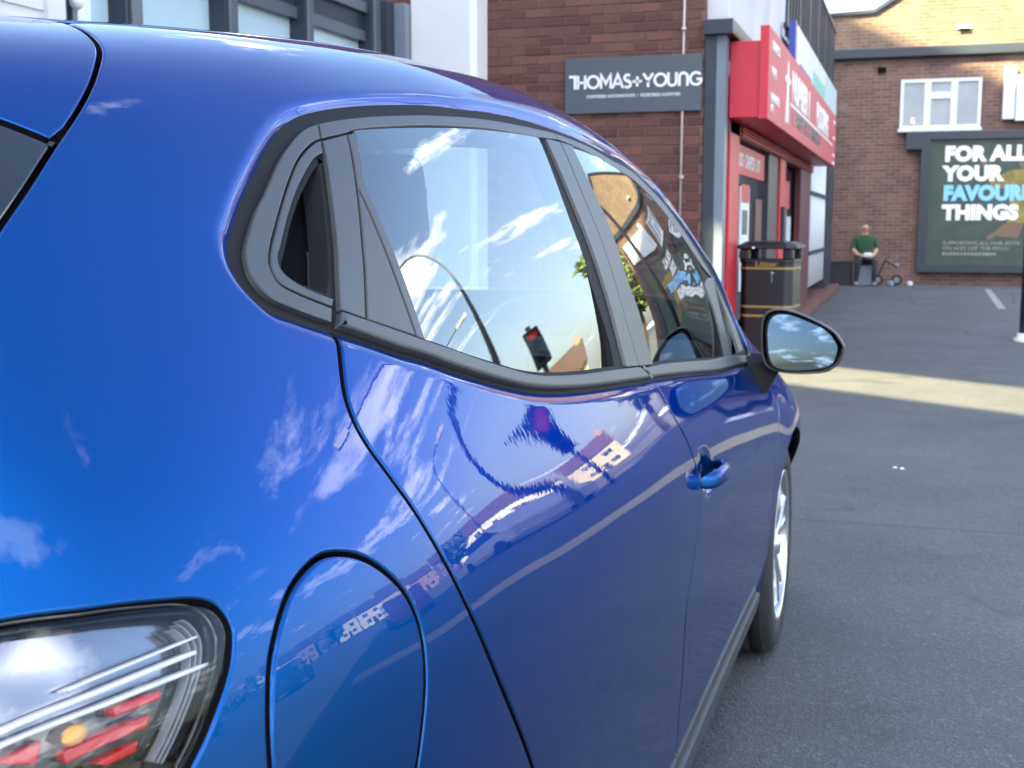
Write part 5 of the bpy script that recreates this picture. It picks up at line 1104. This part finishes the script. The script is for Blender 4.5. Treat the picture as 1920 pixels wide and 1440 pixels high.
# --- cabin
def rounded(name, cx_, cy_, cz_, sx_, sy_, sz_, material, parent, rx=0.0, sub=2):
    mb = MB(); mb.box(-sx_/2, sx_/2, -sy_/2, sy_/2, -sz_/2, sz_/2); o = mb.build(name, material, parent, smooth=True, bevel=min(sx_, sy_, sz_)*0.3, segs=4)
    o.location = (cx_, cy_, cz_); o.rotation_euler = (rx, 0, 0); return o
for x in (0.335, -0.335):
    st = rounded('front_seat', x, 2.02, 0.76, 0.48, 0.15, 0.62, M['seat'], car, R_(14))
    rounded('headrest', 0, -0.03, 0.535, 0.21, 0.10, 0.16, M['seat'], st)
    MB().tube([(-0.06, 0, 0.29), (-0.06, -0.02, 0.47)], 0.007, 8).tube([(0.06, 0, 0.29), (0.06, -0.02, 0.47)], 0.007, 8).build('headrest_post', M['chrome'], st)
    rounded('seat_cushion', 0, 0.36, -0.24, 0.48, 0.52, 0.14, M['seat'], st, R_(-14))
rb = rounded('rear_seat', 0, 1.12, 0.74, 1.24, 0.14, 0.56, M['seat'], car, R_(20))
for x in (-0.38, 0.38): rounded('headrest', x, 0.0, 0.33, 0.23, 0.08, 0.12, M['seat'], rb)
rounded('parcel_shelf', 0, 0.86, 0.98, 1.20, 0.45, 0.03, M['cabin'], car)
rounded('dashboard', 0, 3.12, 0.80, 1.44, 0.52, 0.26, M['cabin'], car)
sw = MB(); ring = []
for i in range(33):
    a = 2*math.pi*i/32; ring.append((0.37+0.185*math.cos(a), 2.72+0.08*math.sin(a), 0.90+0.165*math.sin(a)))
sw.tube(ring, 0.015, 8, False).box(0.31, 0.43, 2.70, 2.75, 0.86, 0.94).box(0.20, 0.54, 2.715, 2.735, 0.89, 0.915).build('steering_wheel', M['cabin'], car, smooth=False)
rounded('rear_view_mirror', 0.0, 2.70, 1.30, 0.22, 0.03, 0.06, M['cabin'], car)

# keep the parts where they were modelled while their parent sits at the car's centre
for o in car.children: o.matrix_parent_inverse = _inv
# ================================================================== SMALL THINGS IN THE YARD
# ---- litter bin
lb = empty('litter_bin', (0.013, 11.05, 0), R_(-6)); lb.scale = (1.17, 1.17, 1.0); tag(lb, 'black litter bin with gold bands and lettering in front of the shop', 'bin')
def octo(w_, d_, c): return [(-w_+c,-d_),(w_-c,-d_),(w_,-d_+c),(w_,d_-c),(w_-c,d_),(-w_+c,d_),(-w_,d_-c),(-w_,-d_+c)]
MB().prism(octo(0.195, 0.195, 0.05), 0.02, 0.915).build('body', M['bin'], lb, bevel=0.006)
MB().prism(octo(0.15, 0.15, 0.05), 0.0, 0.02).build('foot', M['bin'], lb)
MB().prism(octo(0.203, 0.203, 0.052), 0.915, 0.945).build('shoulder', M['bin'], lb, bevel=0.004)
for sx_ in (-1, 1):
    for sy_ in (-1, 1): MB().box(min(sx_*0.125, sx_*0.20), max(sx_*0.125, sx_*0.20), min(sy_*0.125, sy_*0.20), max(sy_*0.125, sy_*0.20), 0.945, 1.035).build('corner_post', M['bin'], lb, bevel=0.012)
for sx_ in (-0.055,): MB().box(-0.062, -0.048, -0.19, -0.18, 0.945, 1.035).build('slot_bar', M['bin'], lb)
hd_ = MB(); a = octo(0.225, 0.225, 0.06); b = octo(0.165, 0.165, 0.045); n = 8
hd_.add([(x, y, 1.035) for x, y in a]+[(x, y, 1.06) for x, y in a]+[(x, y, 1.098) for x, y in b], [list(range(8))[::-1]]+[(i, (i+1)%8, 8+(i+1)%8, 8+i) for i in range(8)]+[(8+i, 8+(i+1)%8, 16+(i+1)%8, 16+i) for i in range(8)]+[list(range(16, 24))])
hd_.build('hood', M['bin'], lb, bevel=0.006)
for z in (0.868, 0.535, 0.455): MB().prism(octo(0.1985, 0.1985, 0.051), z-0.009, z+0.009).build('gold_band', M['gold'], lb)
text_obj('Litter', 0.062, 'lettering', M['gold'], (-0.075, -0.207, 0.886), (R_(90), 0, 0), lb, 0.001, 0.001, sx=1.2)
MB().lathe([(0.0, -0.004), (0.014, -0.003), (0.016, 0.004)], (0.05, -0.198, 0.825), 'y', 14).box(0.048, 0.052, -0.199, -0.195, 0.75, 0.815).build('lock', M['chrome'], lb)
lp = MB(); lp.lathe([(0.0, -0.016), (0.014, -0.008), (0.016, 0.0), (0.0, 0.016)], (-0.09, -0.225, 1.045), 'y', 10).build('stub_plate', M['chrome'], lb, smooth=True)
# ---- seated person in a green shirt
def skinned(name, joints, edges, mats, pick, parent=None):
    me = bpy.data.meshes.new(name); me.from_pydata([j[0] for j in joints], edges, []); o = bpy.data.objects.new(name, me); link(o)
    md = o.modifiers.new('skin', 'SKIN'); md.use_smooth_shade = True
    for v, j in zip(me.skin_vertices[0].data, joints): v.radius = (j[1], j[2] if len(j) > 2 else j[1])
    me.skin_vertices[0].data[0].use_root = True
    sd = o.modifiers.new('s', 'SUBSURF'); sd.levels = sd.render_levels = 1
    bpy.context.view_layer.update()
    m2 = bpy.data.meshes.new_from_object(o.evaluated_get(bpy.context.evaluated_depsgraph_get())); bpy.data.objects.remove(o)
    m2.materials.clear()
    for m_ in mats: m2.materials.append(m_)
    for p in m2.polygons: p.material_index = pick(p.center); p.use_smooth = True
    o2 = bpy.data.objects.new(name, m2); return link(o2, parent)
M['skin'] = mat('skin', (0.48, 0.27, 0.20), 0.6); M['green'] = mat('green_shirt', (0.013, 0.062, 0.030), 0.85, noise=(8, 0.2)); M['trouser'] = mat('dark_trousers', (0.012, 0.017, 0.030), 0.85); M['shoe'] = mat('pale_shoe', (0.26, 0.27, 0.29), 0.6); M['hair'] = mat('dark_hair', (0.045, 0.02, 0.015), 0.8)
J = [((0,0,0.52),0.15,0.12), ((0,-0.02,0.70),0.15,0.11), ((0,-0.05,0.90),0.18,0.11), ((0,-0.07,1.02),0.11,0.08), ((0,-0.09,1.08),0.052), ((0,-0.11,1.17),0.082,0.095), ((0,-0.11,1.25),0.078,0.09),
     ((0.19,-0.06,0.97),0.062), ((0.25,-0.10,0.76),0.048), ((0.16,-0.30,0.64),0.036), ((0.11,-0.36,0.63),0.030),
     ((-0.19,-0.06,0.97),0.062), ((-0.25,-0.10,0.76),0.048), ((-0.16,-0.30,0.64),0.036), ((-0.10,-0.36,0.63),0.030),
     ((0.10,-0.05,0.50),0.095), ((0.15,-0.42,0.50),0.070), ((0.15,-0.44,0.28),0.055), ((0.15,-0.42,0.09),0.045), ((0.16,-0.54,0.045),0.042,0.035),
     ((-0.10,-0.05,0.50),0.095), ((-0.17,-0.40,0.50),0.070), ((-0.18,-0.36,0.28),0.055), ((-0.19,-0.34,0.09),0.045), ((-0.20,-0.46,0.045),0.042,0.035)]
E_ = [(0,1),(1,2),(2,3),(3,4),(4,5),(5,6),(2,7),(7,8),(8,9),(9,10),(2,11),(11,12),(12,13),(13,14),(0,15),(15,16),(16,17),(17,18),(18,19),(0,20),(20,21),(21,22),(22,23),(23,24)]
for sx_, hx in ((1, 10), (-1, 14)):
    hp = J[hx][0]
    for k, (dx, dz, ln) in enumerate(((-0.024, 0.0, 0.062), (-0.008, 0.008, 0.075), (0.008, 0.006, 0.07), (0.024, 0.0, 0.055))):
        b = len(J); J.append(((hp[0]+dx, hp[1]-0.03, hp[2]+dz), 0.009)); J.append(((hp[0]+dx-sx_*0.01, hp[1]-0.03-ln*0.6, hp[2]+dz-0.012), 0.0085)); J.append(((hp[0]+dx-sx_*0.02, hp[1]-0.03-ln, hp[2]+dz-0.035), 0.008))
        E_ += [(hx, b), (b, b+1), (b+1, b+2)]
    b = len(J); J.append(((hp[0]-sx_*0.035, hp[1]-0.01, hp[2]+0.012), 0.010)); J.append(((hp[0]-sx_*0.05, hp[1]-0.045, hp[2]+0.01), 0.009)); E_ += [(hx, b), (b, b+1)]
def pick(c):
    if c.z > 1.055: return 4 if (c.z > 1.235 or (c.y > -0.06 and c.z > 1.12)) else 0
    if c.y < -0.17 and 0.56 < c.z < 0.80: return 0
    if c.z < 0.085: return 3
    if c.z < 0.585: return 2
    return 1
pe = skinned('person', J, E_, [M['skin'], M['green'], M['trouser'], M['shoe'], M['hair']], pick)
pe.location = (0.23, 26.45, 0); pe.rotation_euler = (0, 0, R_(12))
tag(pe, 'person in a green shirt and dark trousers seated by the far brick wall', 'person')
fc = MB()
fc.add([(-0.012,-0.205,1.145),(0.012,-0.205,1.145),(0.0,-0.195,1.19),(0.0,-0.228,1.150)], [(0,1,3),(1,2,3),(2,0,3)]).build('nose', M['skin'], pe)
for s_ in (-1, 1):
    MB().lathe([(0.0,-0.006),(0.011,-0.003),(0.012,0.004)], (s_*0.032, -0.198, 1.185), 'y', 10).build('eye', M['hair'], pe); MB().lathe([(0.0,-0.012),(0.022,-0.008),(0.028,0.0),(0.0,0.012)], (s_*0.085, -0.11, 1.17), 'x', 10).build('ear', M['skin'], pe)
MB().box(-0.028, 0.028, -0.202, -0.19, 1.113, 1.121).build('mouth', M['purple'], pe)
MB().box(-0.17, 0.17, -0.20, 0.16, 0, 0.40).build('seat_box', M['steel'], bevel=0.02)
o = bpy.data.objects['seat_box']; o.location = (0.23, 26.50, 0); tag(o, 'grey box under the seated person', 'box')
def clutter(nm, lab, cat, mb, m_, loc, **k):
    o = mb.build(nm, m_, **k); o.location = loc; tag(o, lab, cat); return o
clutter('stacked_crate', 'dark crate against the far wall left of the seated person', 'crate', MB().box(-0.22, 0.22, -0.18, 0.18, 0, 0.46).box(-0.24, 0.24, -0.20, 0.20, 0.46, 0.50), M['bin'], (-0.22, 26.5, 0), bevel=0.01)
clutter('cloth_bundle', 'pale cloth bundle held on the lap of the seated person', 'cloth', MB().box(-0.09, 0.09, -0.07, 0.07, 0, 0.10), M['render'], (0.33, 26.06, 0.585), bevel=0.04, segs=4)
def bicycle():
    e = empty('folded_trolley', (0.72, 26.55, 0)); tag(e, 'small wheeled trolley with bright fittings right of the seated person', 'trolley')
    MB().tube([(-0.22,0,0.12),(-0.05,0,0.55),(0.02,0,0.60)], 0.014, 8).tube([(-0.22,0,0.12),(0.2,0,0.12)], 0.014, 8).tube([(-0.05,0,0.5),(0.16,0,0.40)], 0.014, 8).build('frame', M['bin'], e, smooth=True)
    for x_ in (-0.2, 0.18):
        MB().lathe([(0.07,-0.015),(0.11,-0.015),(0.115,0),(0.11,0.015),(0.07,0.015)], (x_, 0, 0.115), 'y', 20).build('wheel', M['tyre'], e); MB().lathe([(0.0,-0.02),(0.05,-0.016)], (x_, 0, 0.115), 'y', 12).build('hub', M['steel'], e)
    MB().lathe([(0.0,-0.05),(0.05,-0.03),(0.045,0.04),(0,0.05)], (0.17, -0.03, 0.42), 'y', 12).build('lamp', M['steel'], e, smooth=True)
bicycle()
for i, (x_, y_, sz, lab) in enumerate(((0.78, 26.3, 0.07, 'crumpled pale litter on the ground right of the seated person'), (1.16, 26.6, 0.055, 'lone scrap of pale litter by the billboard foot'), (-0.45, 25.9, 0.05, 'small pale cup standing on the step end'))):
    b_ = bmesh.new(); bmesh.ops.create_icosphere(b_, subdivisions=2, radius=sz); rr = random.Random(i)
    for v in b_.verts: v.co *= rr.uniform(0.75, 1.2); v.co.z = max(v.co.z, -sz*0.75)
    me = bpy.data.meshes.new('litter'); b_.to_mesh(me); b_.free(); me.materials.append(M['steel'] if i == 0 else M['render']); o = bpy.data.objects.new('litter', me); o.location = (x_, y_, sz*0.75 if i < 2 else sz*0.75+0.0); link(o); tag(o, lab, 'litter')
# ---- faint parking line and chips on the ground
l_ = MB(); l_.add([(2.55,25.6,0.004),(2.66,25.6,0.004),(2.55,19.6,0.004),(2.44,19.6,0.004)], [(3,2,1,0)]); tag(l_.build('bay_line', M['line']), kind='structure')
l_ = MB(); l_.add([(0.9,25.9,0.004),(3.2,25.3,0.004),(3.2,25.22,0.004),(0.9,25.82,0.004)], [(3,2,1,0)]); tag(l_.build('bay_line', M['line']), kind='structure')
for i, (x_, y_) in enumerate(((1.155, 6.52), (1.19, 6.50))):
    o = MB().lathe([(0.0, 0.008), (0.010, 0.005), (0.013, 0.0)], (0, 0, 0), 'z', 8).build('paper_scrap', M['render']); o.location = (x_, y_, 0.0); tag(o, ('larger' if i else 'smaller') + ' of two white specks on the asphalt right of the car', 'litter')
